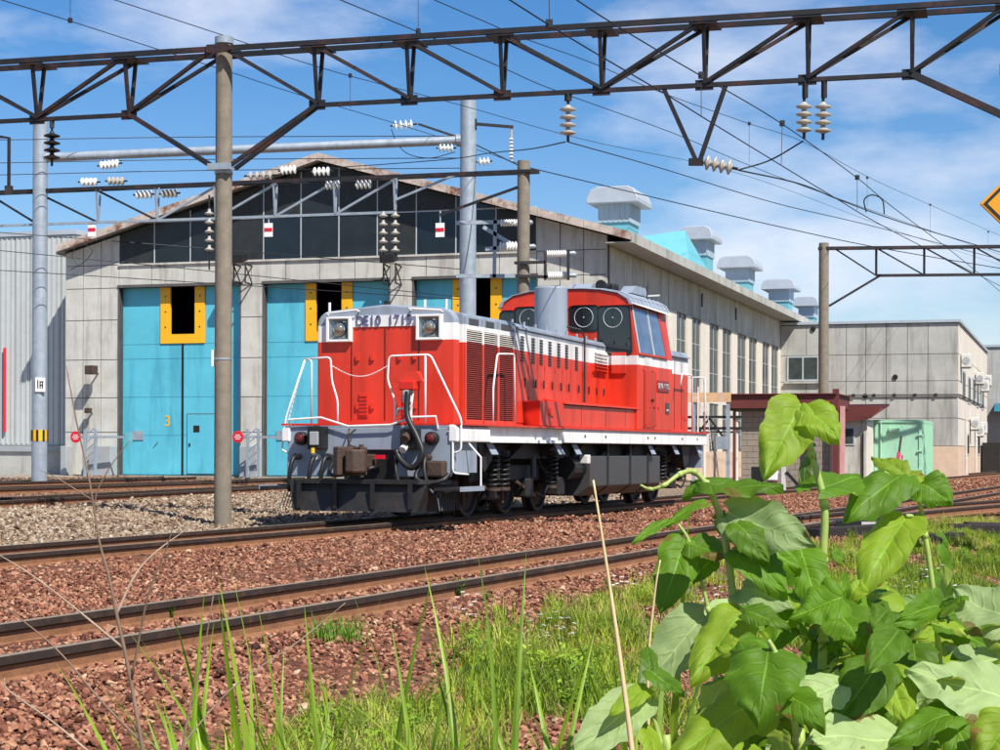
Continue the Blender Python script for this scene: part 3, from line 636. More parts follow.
def cab_side_y(z): return -1.455+(z-2.86)*(.165/.94)
for s in (1, -1):
    v = []
    for x, z in ((8.30, 2.90), (10.02, 2.90), (9.93, 3.76), (8.30, 3.76)): v.append((x, s*(cab_side_y(z)-.004), z))
    v2 = [(a, b-s*.012, c) for a, b, c in v]
    w = MB().poly(v+v2, [(0,1,2,3),(7,6,5,4),(0,4,5,1),(1,5,6,2),(2,6,7,3),(3,7,4,0)]).build('side_window', M_sglass, cab)
    for xa in (8.27, 9.18, 10.0):
        zt = 3.79; k = -.10 if xa == 10.0 else 0
        MB().bar((xa+.02, s*(cab_side_y(2.87)-.02), 2.87), (xa+.02+k, s*(cab_side_y(zt)-.02), zt), .02, .045, (1, 0, 0)).build('window_bar', M_red if xa > 9.5 else M_steelpale, w)
    MB().bar((8.26, s*(cab_side_y(2.875)-.02), 2.875), (10.06, s*(cab_side_y(2.875)-.02), 2.875), .04, .03).build('window_sill', M_red, w)
cd = MB().box(8.62, 9.08, -1.468, -1.456, 1.5, 2.86).build('cab_door', M_cablv, cab); MB().cyl((9.05, -1.47, 2.02), (9.05, -1.51, 2.02), .03).build('door_lock', M_dark, cd)
for x in (8.55, 9.14): MB().tube([(x, -1.46, 1.5), (x, -1.52, 1.55), (x, -1.52, 2.55), (x, -1.46, 2.6)], .016).build('door_handrail', M_red, cab)
for z in (1.87, 1.87): pass
for x in (8.72, 8.95, 9.25, 9.5): MB().cyl((x, -1.456, 1.9), (x, -1.475, 1.9), .03, n=8).build('bolt_head', M_red, cab)
np_ = MB().box(9.42, 10.18, -1.475, -1.456, 2.2, 2.42).build('number_plate', mat('plate_red', (.22, .012, .012), .4), cab, bevel=.01)
letters('DE10 1715', .15, .006, M_steelpale, np_, lambda d: (9.8+d, -1.478, 2.31), .08, 0, (math.pi/2, 0, 0), .9)
mp_ = MB().box(9.98, 10.2, -1.470, -1.456, 1.78, 2.0).build('maker_plate', M_tank, cab, bevel=.006)
MB().box(10.0, 10.18, -1.4715, -1.4702, 1.84, 1.87).build('plate_rule', M_steelpale, mp_)
pn = MB().box(CX0-.05, CX0-.001, -1.24, -.95, 2.5, 2.9).build('side_panel_frame', M_cablv, cab, bevel=.01)
for pts in ([(8.5, .35), (8.5, .15)],):
    h = MB().box(9.3, 9.62, -.62, -.3, 4.14, 4.32).build('horn_box', M_black, cab, bevel=.04); MB().cyl((9.3, -.46, 4.25), (8.95, -.46, 4.25), .06, .11).build('horn_bell', M_black, h)
MB().prism([(8.9, 4.13), (10.2, 4.13), (10.05, 4.3), (9.1, 4.3)], 'y', -.25, .2).build('roof_hatch', M_grey, cab)
MB().prism([(9.2, 4.11), (10.3, 4.11), (10.1, 4.27), (9.5, 4.27)], 'y', -1.0, -.75).build('roof_box', M_grey, cab)
MB().tube([(9.9, -1.1, 4.02), (9.9, -1.1, 4.3)], .01).build('aerial', M_dark, cab); MB().bar((9.9, -1.1, 4.1), (10.5, -1.15, 4.16), .05, .03).build('roof_arm', M_ac, cab)
# --- short rear hood, rear deck and rails
rh = part('short_hood', MB().prism(hood_section(1.2, 1.446, 3.12, .14, .06, 4), 'x', 10.451, 12.45), M_livr, bevel=.015)
for x in (10.95, 11.45, 11.95): MB().box(x-.006, x+.006, -1.206, -1.199, 1.5, 2.9).build('seam', M_dark, rh)
mb = MB()
for k in range(8): mb.box(10.52, 10.80, -1.225, -1.2, 2.62+k*.045, 2.64+k*.045)
mb.build('louvre', M_dark, rh); MB().box(12.1, 12.35, -1.215, -1.2, 1.7, 1.78).build('latch_plate', M_red2, rh)
MB().box(10.5, 12.4, -1.26, -1.19, 2.98, 3.0).build('hood_gutter', M_grey, rh)
part('rear_beam', MB().box(12.92, 13.07, -1.35, 1.35, .7, 1.41), M_grey)
def rail_part(name, pts, r=.018, par=None): return MB().tube(pts, r, 7).build(name, M_white, par or loco, smooth=True)
def chain(pts, par=None):
    mb = MB()
    for a, b in zip(pts[:-1], pts[1:]): mb.bar(a, Vector(a).lerp(Vector(b), .72), .016, .012)
    return mb.build('safety_chain', M_white, par or loco)
rail_part('rear_handrail', [(11.2, -1.40, 2.35), (11.25, -1.42, 2.62), (11.95, -1.42, 2.62), (12.0, -1.42, 2.55), (12.0, -1.42, 1.44)])
rail_part('rear_handrail', [(12.95, -1.42, 1.44), (12.95, -1.42, 2.60), (13.05, -1.3, 2.62), (13.05, -.6, 2.62), (13.05, -.55, 1.44)])
rail_part('rear_handrail', [(12.95, 1.42, 1.44), (12.95, 1.42, 2.60), (13.05, 1.3, 2.62), (13.05, .6, 2.62), (13.05, .55, 1.44)])
chain([Vector((12.45, -1.25, 2.35)).lerp(Vector((12.95, -1.42, 1.9)), k/12) for k in range(13)]); chain([Vector((13.05, -1.36, 2.6)).lerp(Vector((13.25, -1.5, 1.0)), k/22) for k in range(23)])
part('rear_step_post', MB().tube([(12.5, -1.40, 1.44), (12.5, -1.40, 2.4)], .014), M_white)
# --- front and side handrails
def arcpts(pts, r=.07): 
    P = [Vector(p) for p in pts]; out = [P[0]]
    for i in range(1, len(P)-1):
        a = (P[i-1]-P[i]); b = (P[i+1]-P[i]); ra = min(r, a.length*.4, b.length*.4); a = P[i]+a.normalized()*ra; b = P[i]+b.normalized()*ra
        for k in range(5): t = k/4; out.append(a*(1-t)**2+P[i]*2*t*(1-t)+b*t*t)
    return out+[P[-1]]
fx = -.13
rail_part('front_handrail', arcpts([(fx, .97, 1.40), (fx, .97, 2.40), (fx, 1.10, 2.41)]), .0155)
rail_part('front_handrail', arcpts([(fx, 1.09, 2.41), (fx, .65, 2.43), (fx, .63, 2.08), (fx, .53, 1.78), (fx, .53, 1.38)]), .0155)
rail_part('front_handrail', arcpts([(fx, -.41, 1.38), (fx, -.41, 1.78), (fx, -.29, 2.08), (fx, -.31, 2.43), (fx, -.98, 2.44), (fx, -1.47, 1.5), (fx, -1.47, 1.04), (fx, -1.32, 1.0)]), .0155)
rail_part('front_handrail', [(fx, -.9, 1.40), (fx, -.9, 2.43)], .0155)
rail_part('front_handrail', arcpts([(fx, 1.08, 2.40), (fx, 1.40, 1.55), (fx, 1.47, 1.05), (fx, 1.36, 1.0)]), .015)
rail_part('beam_ladder_rail', arcpts([(fx-.05, -1.28, 1.32), (fx-.05, -1.36, 1.32), (fx-.05, -1.36, .72), (fx+.2, -1.5, .70)]), .016)
rail_part('front_handrail', arcpts([(fx, -.44, 1.55), (fx-.1, -.5, 1.66), (fx-.1, -.72, 1.66), (fx-.1, -.76, 2.0)]), .016)
chain([(fx, .62-.93*k/20, 2.30-.16*math.sin(math.pi*k/20)) for k in range(21)])
chain([(fx, 1.10+.38*k/18, 2.38-1.3*k/18) for k in range(19)])
rail_part('side_handrail', arcpts([(1.2, -1.42, 1.42), (1.2, -1.42, 2.0), (1.36, -1.42, 2.52), (2.05, -1.42, 2.55), (2.1, -1.42, 1.46)]), .0155)
rail_part('side_handrail', arcpts([(1.2, 1.42, 1.42), (1.2, 1.42, 2.0), (1.36, 1.42, 2.52), (2.05, 1.42, 2.55), (2.1, 1.42, 1.46)]), .0155)
sb = part('lamp_stand', MB().cyl((-.16, -.66, 1.40), (-.16, -.66, 1.95), .045, n=10), M_ac)
MB().box(-.30, -.08, -.80, -.55, 1.92, 2.06).build('stand_head', M_red2, sb, bevel=.02); MB().prism([(-.42, 2.05), (-.90, 2.05), (-.80, 2.2), (-.50, 2.2)], 'x', -.22, -.1).build('stand_cap', M_red, sb); MB().cyl((-.24, -.66, 1.75), (-.24, -.66, 1.92), .07, n=10).build('stand_valve', M_ac, sb)
# --- fuel tank
tk = part('fuel_tank', MB().prism([(-1.05, .25), (-1.30, .42), (-1.30, .96), (1.30, .96), (1.30, .42), (1.05, .25)], 'x', 6.0, 10.15), M_tank, bevel=.02)
for x in (6.9, 8.2, 9.3): MB().prism([(-1.04, .235), (-1.315, .41), (-1.315, 1.17), (-1.27, 1.17), (-1.27, .43), (-1.02, .26)], 'x', x, x+.07).build('tank_strap', M_dark, tk)
part('air_reservoir', MB().cyl((5.35, -1.05, .75), (5.95, -1.05, .75), .2, n=16), M_dark)
part('sand_box', MB().prism([(.95, 1.16), (1.55, 1.16), (1.5, .9), (1.2, .72), (1.05, .85)], 'y', -1.28, -1.0), M_dark); part('sand_box', MB().prism([(11.7, 1.16), (12.3, 1.16), (12.2, .8), (11.9, .72)], 'y', -1.28, -1.0), M_dark)
part('control_valve', MB().box(5.7, 5.85, -1.36, -1.2, .82, .98), M_ac, bevel=.02)
# --- bogies
def wheelset(x, par):
    for s in (-1, 1):
        w = MB().lathe([(.10, -.09), (.14, -.05), (.33, -.02), (.37, -.06), (.42, -.06), (.43, .05), (.46, .065), (.46, .09), (.36, .09), (.33, .03), (.12, .03)], (x, s*.555, .43), (0, -s, 0), 28).build('wheel', M_dark, par, smooth='auto')
    MB().cyl((x, -.6, .43), (x, .6, .43), .085).build('axle', M_dark, par)
    for s in (-1, 1):
        MB().box(x-.16, x+.16, min(s*.82, s*1.06), max(s*.82, s*1.06), .28, .60).build('axle_box', M_dark, par, bevel=.03)
def spring(x, y, z0, z1, r, par, turns=6):
    n = turns*12; s = MB().tube([(x+r*math.cos(2*math.pi*k/12), y+r*math.sin(2*math.pi*k/12), z0+(z1-z0)*k/n) for k in range(n+1)], .022, 6).build('coil_spring', M_black, par, smooth=True)
    MB().cyl((x, y, z0-.05), (x, y, z0), r*1.25, n=14).build('spring_seat', M_brown, par); MB().cyl((x, y, z1), (x, y, z1+.05), r*1.2, n=14).build('spring_seat', M_dark, par)
def bogie(xs, name):
    b = part('bogie', MB().box(xs[0]-.7, xs[-1]+.7, -.95, -.82, .55, .82), M_dark, bevel=.03)
    MB().box(xs[0]-.7, xs[-1]+.7, .82, .95, .55, .82).build('frame_side', M_dark, b)
    for x in (xs[0]-.6, xs[-1]+.45): MB().box(x, x+.15, -.82, .82, .5, .75).build('frame_beam', M_dark, b)
    for x in xs:
        wheelset(x, b)
    for x in ((2.0, 2.4) if xs[0] < 5 else (10.9, 12.3)): spring(x, -1.1, .47, 1.0, .09, b, 7)
    for x in xs:
        MB().box(x-.55, x-.47, -.78, -.6, .2, .65).build('brake_block', M_brown, b); MB().bar((x-.5, -1.0, .55), (x+.35, -1.0, .30), .04, .05).build('brake_rod', M_brown, b)
        MB().cyl((x+.15, -1.05, .62), (x+.15, -1.05, .95), .05, n=8).build('damper', M_tank, b)
    MB().tube([(xs[0]-.75, -.8, .75), (xs[0]-.78, -.6, .3), (xs[0]-.78, -.55, .1)], .02).build('sand_pipe', M_dark, b)
    MB().tube(bez([(xs[-1]+.5, -1.0, .9), (xs[-1]+.85, -1.05, .55), (xs[-1]+.6, -1.05, .3), (xs[-1]+.4, -1.0, .35)]), .02).build('air_hose', M_black, b)
    return b
bogie([2.1, 3.7], 'a'); bogie([10.7, 11.9], 'b'); 
bb = part('bogie', MB().box(4.7, 5.6, -.95, -.82, .5, .75), M_dark); wheelset(5.2, bb); spring(4.6, -1.1, .47, 1.0, .09, bb, 7)

# ================================================================== ENGINE SHED  (local x along the front, local y into the depth)
SA = .3117; SCA, SSA = math.cos(SA), math.sin(SA); SO = np.array([-12.38, 58.89, 0.]); ZG = .22
UX = np.array([SCA, -SSA, 0]); UY = np.array([SSA, SCA, 0])
def sfront(px, py, b=0.):
    P = onplane(px, py, UY, SO+UY*b)-SO; return float(P@UX), float(P[2])
def sside(px, py, t):
    P = onplane(px, py, UX, SO+UX*t)-SO; return float(P@UY), float(P[2])
shed = thing('engine_shed', 'large gabled engine shed with blue doors and dark upper gable', 'shed', tuple(SO), -SA)
def sp(name, mb, m, par=None, **k): return mb.build(name, m, par or shed, **k)
TL, TR = sfront(65, 400)[0], sfront(607, 300)[0]
EL, ER = sfront(57, 246, -.5), sfront(631, 233, -.5); PK = sfront(318, 154, -.5)
def rooftop(t): return EL[1]+(PK[1]-EL[1])*(t-EL[0])/(PK[0]-EL[0]) if t < PK[0] else PK[1]+(ER[1]-PK[1])*(t-PK[0])/(ER[0]-PK[0])
DD = [(sfront(118.5, 400)[0], sfront(239.5, 400)[0]), (sfront(263, 400)[0], sfront(388.5, 400)[0]), (sfront(413, 400)[0], sfront(536, 400)[0])]
DT = .5*(sfront(119, 288)[1]+sfront(400, 280)[1]); CLZ = .5*(sfront(118, 265)[1]+sfront(330, 258)[1]); DEPTH = sside(813, 321, ER[0])[0]-.5
print('shed', TL, TR, EL, ER, PK, DD, DT, CLZ)
# structural wall behind the panels, with the doorways left open
wl = .25
for a, b in ((TL, DD[0][0]), (DD[0][1], DD[1][0]), (DD[1][1], DD[2][0]), (DD[2][1], TR)): sp('wall_pier', MB().box(a, b, .05, wl, ZG-.3, DT), M_joint)
for a, b in ((TL, PK[0]), (PK[0], TR)): sp('gable_wall', MB().prism([(a, DT), (b, DT), (b, rooftop(b)-.2), (a, rooftop(a)-.2)], 'y', .05, wl), M_joint)
def panels(name, m, xs, zs, y0, y1, gap=.012, top=None, par=None, **k):
    for x0, x1 in zip(xs[:-1], xs[1:]):
        for z0, z1 in zip(zs[:-1], zs[1:]):
            a, b = x0+gap, x1-gap; za = zb = z1-gap
            if top: za, zb = min(za, top(a)), min(zb, top(b))
            if max(za, zb) < z0+.1: continue
            za, zb = max(za, z0+gap), max(zb, z0+gap)
            pts = [(a, z0+gap), (b, z0+gap), (b, zb), (a, za)]
            if top and a < PK[0] < b: pts = [(a, z0+gap), (b, z0+gap), (b, zb), (PK[0], min(z1-gap, top(PK[0]))), (a, za)]
            mm = random.choice(M_cladv) if m is M_clad else m
            jt = random.uniform(-.006, .006)
            sp(name, MB().prism(pts, 'y', y0+jt, y1), mm, par, **k)
utop = lambda t: rooftop(t)-.22
zrow = [ZG, ZG+1.4, 2.75, 4.0, 5.3, DT, CLZ, 11]
panels('wall_panel', M_wall, list(np.linspace(TL, DD[0][0], 4)), zrow, 0, .049, top=utop)
panels('wall_panel', M_wall, [DD[0][1], DD[1][0]], zrow[:6], 0, .049); panels('wall_panel', M_wall, [DD[1][1], DD[2][0]], zrow[:6], 0, .049)
panels('wall_panel', M_wall, list(np.linspace(DD[2][1], TR, 4)), zrow, 0, .049, top=utop)
panels('wall_panel', M_wall, list(np.linspace(DD[0][0], DD[2][1], 13)), [DT, CLZ], 0, .049)
CXS = list(np.linspace(DD[0][0], DD[2][1], 12))
panels('gable_panel', M_clad, CXS, [CLZ, CLZ+1.35, 12], .0, .049, .02, top=utop)
for x in CXS: sp('gable_mullion', MB().box(x-.018, x+.018, -.012, .05, CLZ, utop(x)), M_steelpale)
sp('gable_rail', MB().box(CXS[0], CXS[-1], -.02, .04, CLZ+1.33, CLZ+1.37), M_steelpale); sp('gable_sill', MB().box(CXS[0], CXS[-1], -.06, .0, CLZ-.04, CLZ+.02), M_wall)
# doors
for i, (a, b) in enumerate(DD):
    mid = (a+b)/2; oy = .30
    lab = ['first', 'second', 'third'][i]
    ow = .44; oz = DT-1.53          # opening for the overhead wire, with its yellow surround
    d = sp('sliding_door', MB().prism([(a-.1, ZG), (mid-.01, ZG), (mid-.01, oz-.3), (mid-ow-.36, oz-.3), (mid-ow-.36, DT+.1), (a-.1, DT+.1)], 'y', oy, oy+.08), M_blue)
    d2 = sp('sliding_door', MB().prism([(mid+.01, ZG), (b+.1, ZG), (b+.1, DT+.1), (mid+ow+.36, DT+.1), (mid+ow+.36, oz-.3), (mid+.01, oz-.3)], 'y', oy, oy+.08), M_blue)
    zs = [ZG+.02, ZG+1.3, ZG+2.55, ZG+3.8, oz-.32, DT+.1]
    for dd, x0, x1, sgn in ((d, a-.1, mid-.02, 1), (d2, mid+.02, b+.1, -1)):
        for z0, z1 in zip(zs[:-1], zs[1:]):
            xa, xb = (x0, x1) if z0 < oz-.4 else ((x0, mid-ow-.37) if sgn > 0 else (mid+ow+.37, x1))
            MB().box(xa+.01, xb-.01, oy-.012, oy-.0, z0+.008, z1-.008).build('door_panel', M_blue, dd)
    mb = MB(); fr = sp('wire_opening_frame', MB().box(mid-ow-.36, mid-ow, oy-.05, oy+.03, oz-.3, DT+.1), M_yel)
    MB().box(mid+ow, mid+ow+.36, oy-.05, oy+.03, oz-.3, DT+.1).build('frame_side', M_yel, fr); MB().box(mid-ow+.001, mid+ow-.001, oy-.05, oy+.03, oz-.3, oz).build('frame_bottom', M_yel, fr)
    for z in (DT-.3, DT-.8, DT-1.3):
        for x in (mid-ow-.18, mid+ow+.18): MB().cyl((x, oy-.05, z), (x, oy-.056, z), .03, n=6).build('frame_bolt', M_dark, fr)
    sp('door_frame', MB().box(a-.04, a, -.01, oy, ZG, DT), M_joint); sp('door_frame', MB().box(b, b+.04, -.01, oy, ZG, DT), M_joint)
    sp('lintel_track', MB().box(a-.05, b+.05, -.03, oy-.06, DT, DT+.09), M_joint)
    sp('centre_strip', MB().box(mid-.035, mid+.035, oy-.03, oy-.013, ZG, oz-.31), M_black)
    if i == 0:
        for q_ in ((mid+.15, mid+.18, ZG+.03, ZG+2.01), (mid+1.22, mid+1.25, ZG+.03, ZG+2.01), (mid+.18, mid+1.22, ZG+1.98, ZG+2.01), (mid+.18, mid+1.22, ZG+.03, ZG+.06)): MB().box(q_[0], q_[1], oy-.02, oy-.0125, q_[2], q_[3]).build('wicket_gap', M_joint, d2)
        w = MB().box(mid+.18, mid+1.22, oy-.035, oy-.013, ZG+.06, ZG+1.98).build('wicket_door', M_blue, d2)
        for z in (.35, 1.0, 1.7): MB().box(mid+1.16, mid+1.26, oy-.05, oy-.0355, ZG+z-.06, ZG+z+.06).build('wicket_hinge', M_teal, w)
        MB().box(mid+.4, mid+.62, oy-.04, oy-.036, ZG+1.4, ZG+1.62).build('wicket_window', M_void, w); MB().box(mid+.24, mid+.29, oy-.06, oy-.036, ZG+.95, ZG+1.05).build('wicket_handle', M_dark, w)
        link('door_number', text_mesh('3', .5, .004), M_yel, d, loc=(mid-.55, oy-.018, ZG+1.75), rot=(math.pi/2, 0, 0))
    MB().box(a+.35, a+.75, oy-.04, oy-.013, ZG+1.15, ZG+1.45).build('latch_plate', M_galv, d)
    MB().bar((mid-1.0, oy-.05, ZG+.98), (mid-.88, oy-.05, ZG+1.12), .03, .03).build('door_pull', M_teal, d)
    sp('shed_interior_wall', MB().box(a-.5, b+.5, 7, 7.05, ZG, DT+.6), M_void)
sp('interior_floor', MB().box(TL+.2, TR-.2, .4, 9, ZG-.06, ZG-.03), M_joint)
sp('threshold', MB().box(TL, TR, -.5, .04, ZG-.25, ZG-.01), mat('threshold_concrete', (.36, .31, .24), .9, stain=((.2, .12, .08), .7, 3)))
# roof
th = .10
for a, b in ((EL, PK), (PK, ER)):
    sp('roof_slope', MB().prism([(a[0], a[1]-th), (b[0], b[1]-th), (b[0], b[1]), (a[0], a[1])], 'y', -.5, DEPTH+.5), M_roof)
    k = (b[1]-a[1])/(b[0]-a[0]); n = 7
    for j in range(n):
        x0 = a[0]+(b[0]-a[0])*j/n; x1 = a[0]+(b[0]-a[0])*(j+1)/n-.012
        sp('barge_board', MB().prism([(x0, a[1]+k*(x0-a[0])-.2), (x1, a[1]+k*(x1-a[0])-.2), (x1, a[1]+k*(x1-a[0])+.035), (x0, a[1]+k*(x0-a[0])+.035)], 'y', -.58, -.51), M_barge)
sp('eave_fascia', MB().box(ER[0], ER[0]+.05, -.5, DEPTH+.5, ER[1]-.28, ER[1]+.02), M_wall2); sp('eave_fascia', MB().box(EL[0]-.05, EL[0], -.5, DEPTH+.5, EL[1]-.28, EL[1]+.02), M_wall2)
sp('eave_soffit', MB().box(TR+.06, ER[0], -.49, DEPTH+.4, ER[1]-.27, ER[1]-.24), M_roof); sp('eave_soffit', MB().box(EL[0], TL-.06, -.49, DEPTH+.4, EL[1]-.27, EL[1]-.24), M_roof)
# right side wall
sp('side_wall', MB().box(TR-.3, TR-.05, .26, DEPTH, ZG-.3, ER[1]-.2), M_joint); sp('side_wall', MB().box(TL+.05, TL+.3, .26, DEPTH, ZG-.3, EL[1]-.2), M_joint); sp('rear_wall', MB().prism([(TL, 0), (TR, 0), (TR, rooftop(TR)-.15), (PK[0], PK[1]-.15), (TL, rooftop(TL)-.15)], 'y', DEPTH-.2, DEPTH), M_wall)
WT = sside(692, 317, TR)[1]; WBZ = 3.1; WE = [(662,667),(676,686),(691.5,700.5),(709,718.5),(722,731),(737,746),(748.5,756.5),(762,769),(771,778)]
WE = [(sside(p, 340, TR)[0], sside(q, 340, TR)[0]) for p, q in WE]
for b_ in [-1, -2]: pass
step = WE[1][0]-WE[0][0]
print('win', WT, WE)
first = [(WE[0][0]-2.6*k, WE[0][0]-2.6*k+1.25) for k in range(5, 0, -1) if WE[0][0]-2.6*k > .8]
WIN = first+WE; edges = [0.0]
def sbox(b0, b1, z0, z1, d0, d1): return MB().box(TR+d0, TR+d1, b0, b1, z0, z1)
for k in range(int((DEPTH-.1)/1.05)):
    b0 = k*1.05; sp('side_sheet', sbox(b0+.012, b0+1.038, WT+.02, ER[1]-.25, -.05, 0.0), M_wall)
cur = 0.
for (b0, b1) in WIN+[(DEPTH-1, DEPTH-1)]:
    if b0 > cur+.02: sp('pilaster', sbox(cur, b0, 1.05, WT, -.05, .015), M_cream)
    cur = b1
for (b0, b1) in WIN:
    for z0, z1 in ((WBZ, WT), (1.2, WBZ-.2)):
        w = sp('window', sbox(b0, b1, z0, z1, -.06, -.045), M_win); n = 3
        MB().box(TR-.044, TR-.02, (b0+b1)/2-.025, (b0+b1)/2+.025, z0, z1).build('mullion', M_cab, w)
        for z in np.linspace(z0, z1, 4)[1:-1]: MB().box(TR-.044, TR-.03, b0, b1, z-.02, z+.02).build('transom', M_cab, w)
    sp('spandrel', sbox(b0, b1, WBZ-.2, WBZ, -.05, .0), M_cream)
sp('base_wall', sbox(0, DEPTH, ZG-.4, 1.05, -.05, .05), M_peach)
sp('window_head', sbox(0, DEPTH, WT, WT+.02, -.05, .02), M_wall2)
for b in (14., 21.): sp('wall_vent', sbox(b, b+.2, WT+.5, WT+1.0, 0, .03), M_dark)
# roof ventilators on the near slope
def ventilator(px, ptop, pw, b, ti):
    z = rooftop(ti); t0 = ti; zt = None
    # height so that the cap top shows at ptop
    P = SO+UX*t0+UY*b; zt = HC+ray(px, ptop)[2]*P[1]; w = pw/FPX*P[1]/2*.93
    v = sp('roof_ventilator', MB().prism([(t0-w*.55, z-.3), (t0+w*.55, z-.3), (t0+w*.55, zt-1.15), (t0-w*.55, zt-1.15)], 'y', b-.7, b+.7), M_teal)
    h = zt-.52
    MB().box(t0-w*.62, t0+w*.62, b-.75, b+.75, zt-1.15, h).build('louvre_box', M_ventb, v)
    for k in range(7): MB().box(t0-w*.62+k*w*.2, t0-w*.62+k*w*.2+.025, b-.765, b-.751, zt-1.13, h-.02).build('louvre_rib', M_vent, v)
    MB().prism([(t0-w, h-.02), (t0+w, h-.02), (t0+w, h+.14), (t0+w*.86, zt-.1), (t0+w*.6, zt), (t0-w*.6, zt), (t0-w*.86, zt-.1), (t0-w, h+.14)], 'y', b-1.05, b+1.05).build('cap', M_vent, v, bevel=.03)
TI = ER[0]-2.0
for px, pt, pw in ((619, 190.5, 56), (700, 229, 37), (740, 258, 41), (781, 280.5, 36), (808, 298, 27)):
    b = sside(px, 300, TI)[0]; ventilator(px, pt, pw, b, TI)
# teal dormer between the first two ventilators
b0 = sside(678, 300, TI)[0]; zz = rooftop(TI)
P = SO+UX*TI+UY*b0; za = HC+ray(687, 225)[2]*P[1]
sp('teal_dormer', MB().poly([(ER[0]-.9, b0-3.0, rooftop(ER[0]-.9)), (ER[0]-.9, b0+1.2, rooftop(ER[0]-.9)), (TI+.1, b0+.7, za-.12), (ER[0]-4.5, b0-3.0, rooftop(ER[0]-4.5)), (ER[0]-4.5, b0+1.2, rooftop(ER[0]-4.5))], [(0,1,2),(0,2,3),(1,4,2),(3,2,4),(0,3,4,1)]), M_teal)
# front fittings
def fpx(px, py, b=-.02): return sfront(px, py, b)
for px, py, s in ((98, 371, 1.), (92, 411, .6)):
    t, z = fpx(px, py); l = sp('wall_lamp', MB().box(t-.16*s, t+.16*s, -.62*s, -.3*s, z-.13*s, z+.16*s), M_brown, bevel=.02); MB().bar((t, -.3*s, z), (t, .0, z-.06), .05, .05).build('lamp_arm', M_cab, l)
for px, py in ((246, 262), (395, 262)):
    t, z = fpx(px, py); l = sp('floodlight', MB().prism([(-.75, z-.10), (-.40, z+.0), (-.42, z+.22), (-.78, z+.16)], 'x', t-.24, t+.24), M_black, bevel=.02)
    for s in (-.2, .2):
        MB().bar((t+s, -.5, z-.1), (t+s, 0, z-.15), .04, .04).build('bracket_arm', M_dark, l); MB().bar((t+s, -.5, z-.1), (t+s, -.5, z-.7), .04, .04).build('bracket_post', M_dark, l)
        MB().bar((t+s, -.5, z-.7), (t+s, 0, z-.72), .04, .04).build('bracket_arm', M_dark, l); MB().bar((t+s, -.5, z-.15), (t+s, 0, z-.7), .03, .03).build('bracket_brace', M_dark, l)
for px0, px1, py in ((95, 117, 446), (245, 262, 446), (67, 73, 446)):
    a, z = fpx(px0, py); b, _ = fpx(px1, py); c = tag(MB().box(a, b, -.55, -.02, ZG-.02, z).build('equipment_cabinet', M_cab, shed, bevel=.02), '', '') if False else sp('equipment_cabinet', MB().box(a, b, -.45, -.02, ZG-.02, z), M_cab, bevel=.02)
# door barriers: post, red stop disc, arm
for k, (px, lab) in enumerate(((77, 'red stop disc on a door barrier beside the first blue door'), (239, 'red stop disc on a door barrier just right of the concrete pole'))):
    t, z = sfront(px, 437, -1.0); o = SO+UX*t+UY*(-1.0)
    br_ = thing('door_barrier', lab, 'barrier', (o[0], o[1], ZG-.03), -SA, 'barriers at the shed doors'); z -= ZG-.03
    MB().box(.25, .33, -.04, .04, 0, z+.25).build('post', M_galv, br_); MB().box(.62, .70, -.04, .04, 0, z+.25).build('post', M_galv, br_)
    for j in range(6): MB().bar((.33, 0, .1+j*.25), (.62, 0, .1+(j+.8)*.25), .03, .03).build('lattice', M_galv, br_)
    MB().bar((.2, 0, z), (1.9, .1, z), .07, .07).build('arm', M_galv, br_); MB().box(1.8, 1.95, -.08, .1, z-.15, z+.15).build('catch', M_teal, br_)
    dsc = MB().lathe([(.19, 0), (.19, .02), (.175, .025)], (0, -.08, z), (0, -1, 0), 20).build('stop_disc', M_signr, br_)
    for j, (w, zz_) in enumerate(((.08, .06), (.12, 0), (.08, -.06))): MB().box(-w, w, -.108, -.106, z+zz_-.012, z+zz_+.012).build('disc_mark', M_signw, dsc)
    MB().box(.05, .25, -.03, .03, z-.05, z+.05).build('disc_bracket', M_galv, br_)

# ================================================================== OTHER BUILDINGS
# pale ribbed building at the far left, set back behind the shed front
LB = 1.65
la, lz = sfront(-60, 232, LB)[0], sfront(30, 236, LB)[1]; lb = TL-.6
lo = SO+UX*la+UY*LB; LW = lb-la
lbld = thing('ribbed_metal_building', 'pale ribbed metal building at the left edge, behind the grey pole', 'building', (lo[0], lo[1], 0), -SA)
MB().box(0, LW, .06, 22, ZG-.3, lz).build('wall', M_metalw, lbld)
n = 9; w_ = LW/n
for k in range(n):
    MB().box(k*w_+.015, (k+1)*w_-.015, 0, .059, 1.2, lz-.02).build('wall_panel', M_metalw, lbld)
    for j in range(3): MB().box(k*w_+(j+.5)*w_/3-.03, k*w_+(j+.5)*w_/3+.03, -.022, -.001, 1.25, lz-.06).build('rib', M_metalw, lbld)
MB().box(-.05, LW+.05, -.06, 22.1, lz, lz+.16).build('roof', M_vent, lbld); MB().box(0, LW, -.10, .0, .98, 1.18).build('base_flashing', M_cab, lbld); MB().box(0, LW, -.02, .058, ZG-.3, .98).build('plinth', M_wall2, lbld)
t, z = sfront(6, 348, LB); MB().tube([(t-la, -.09, sfront(6, 432, LB)[1]), (t-la, -.09, z)], .05, 8).build('red_pipe', M_signr, lbld)
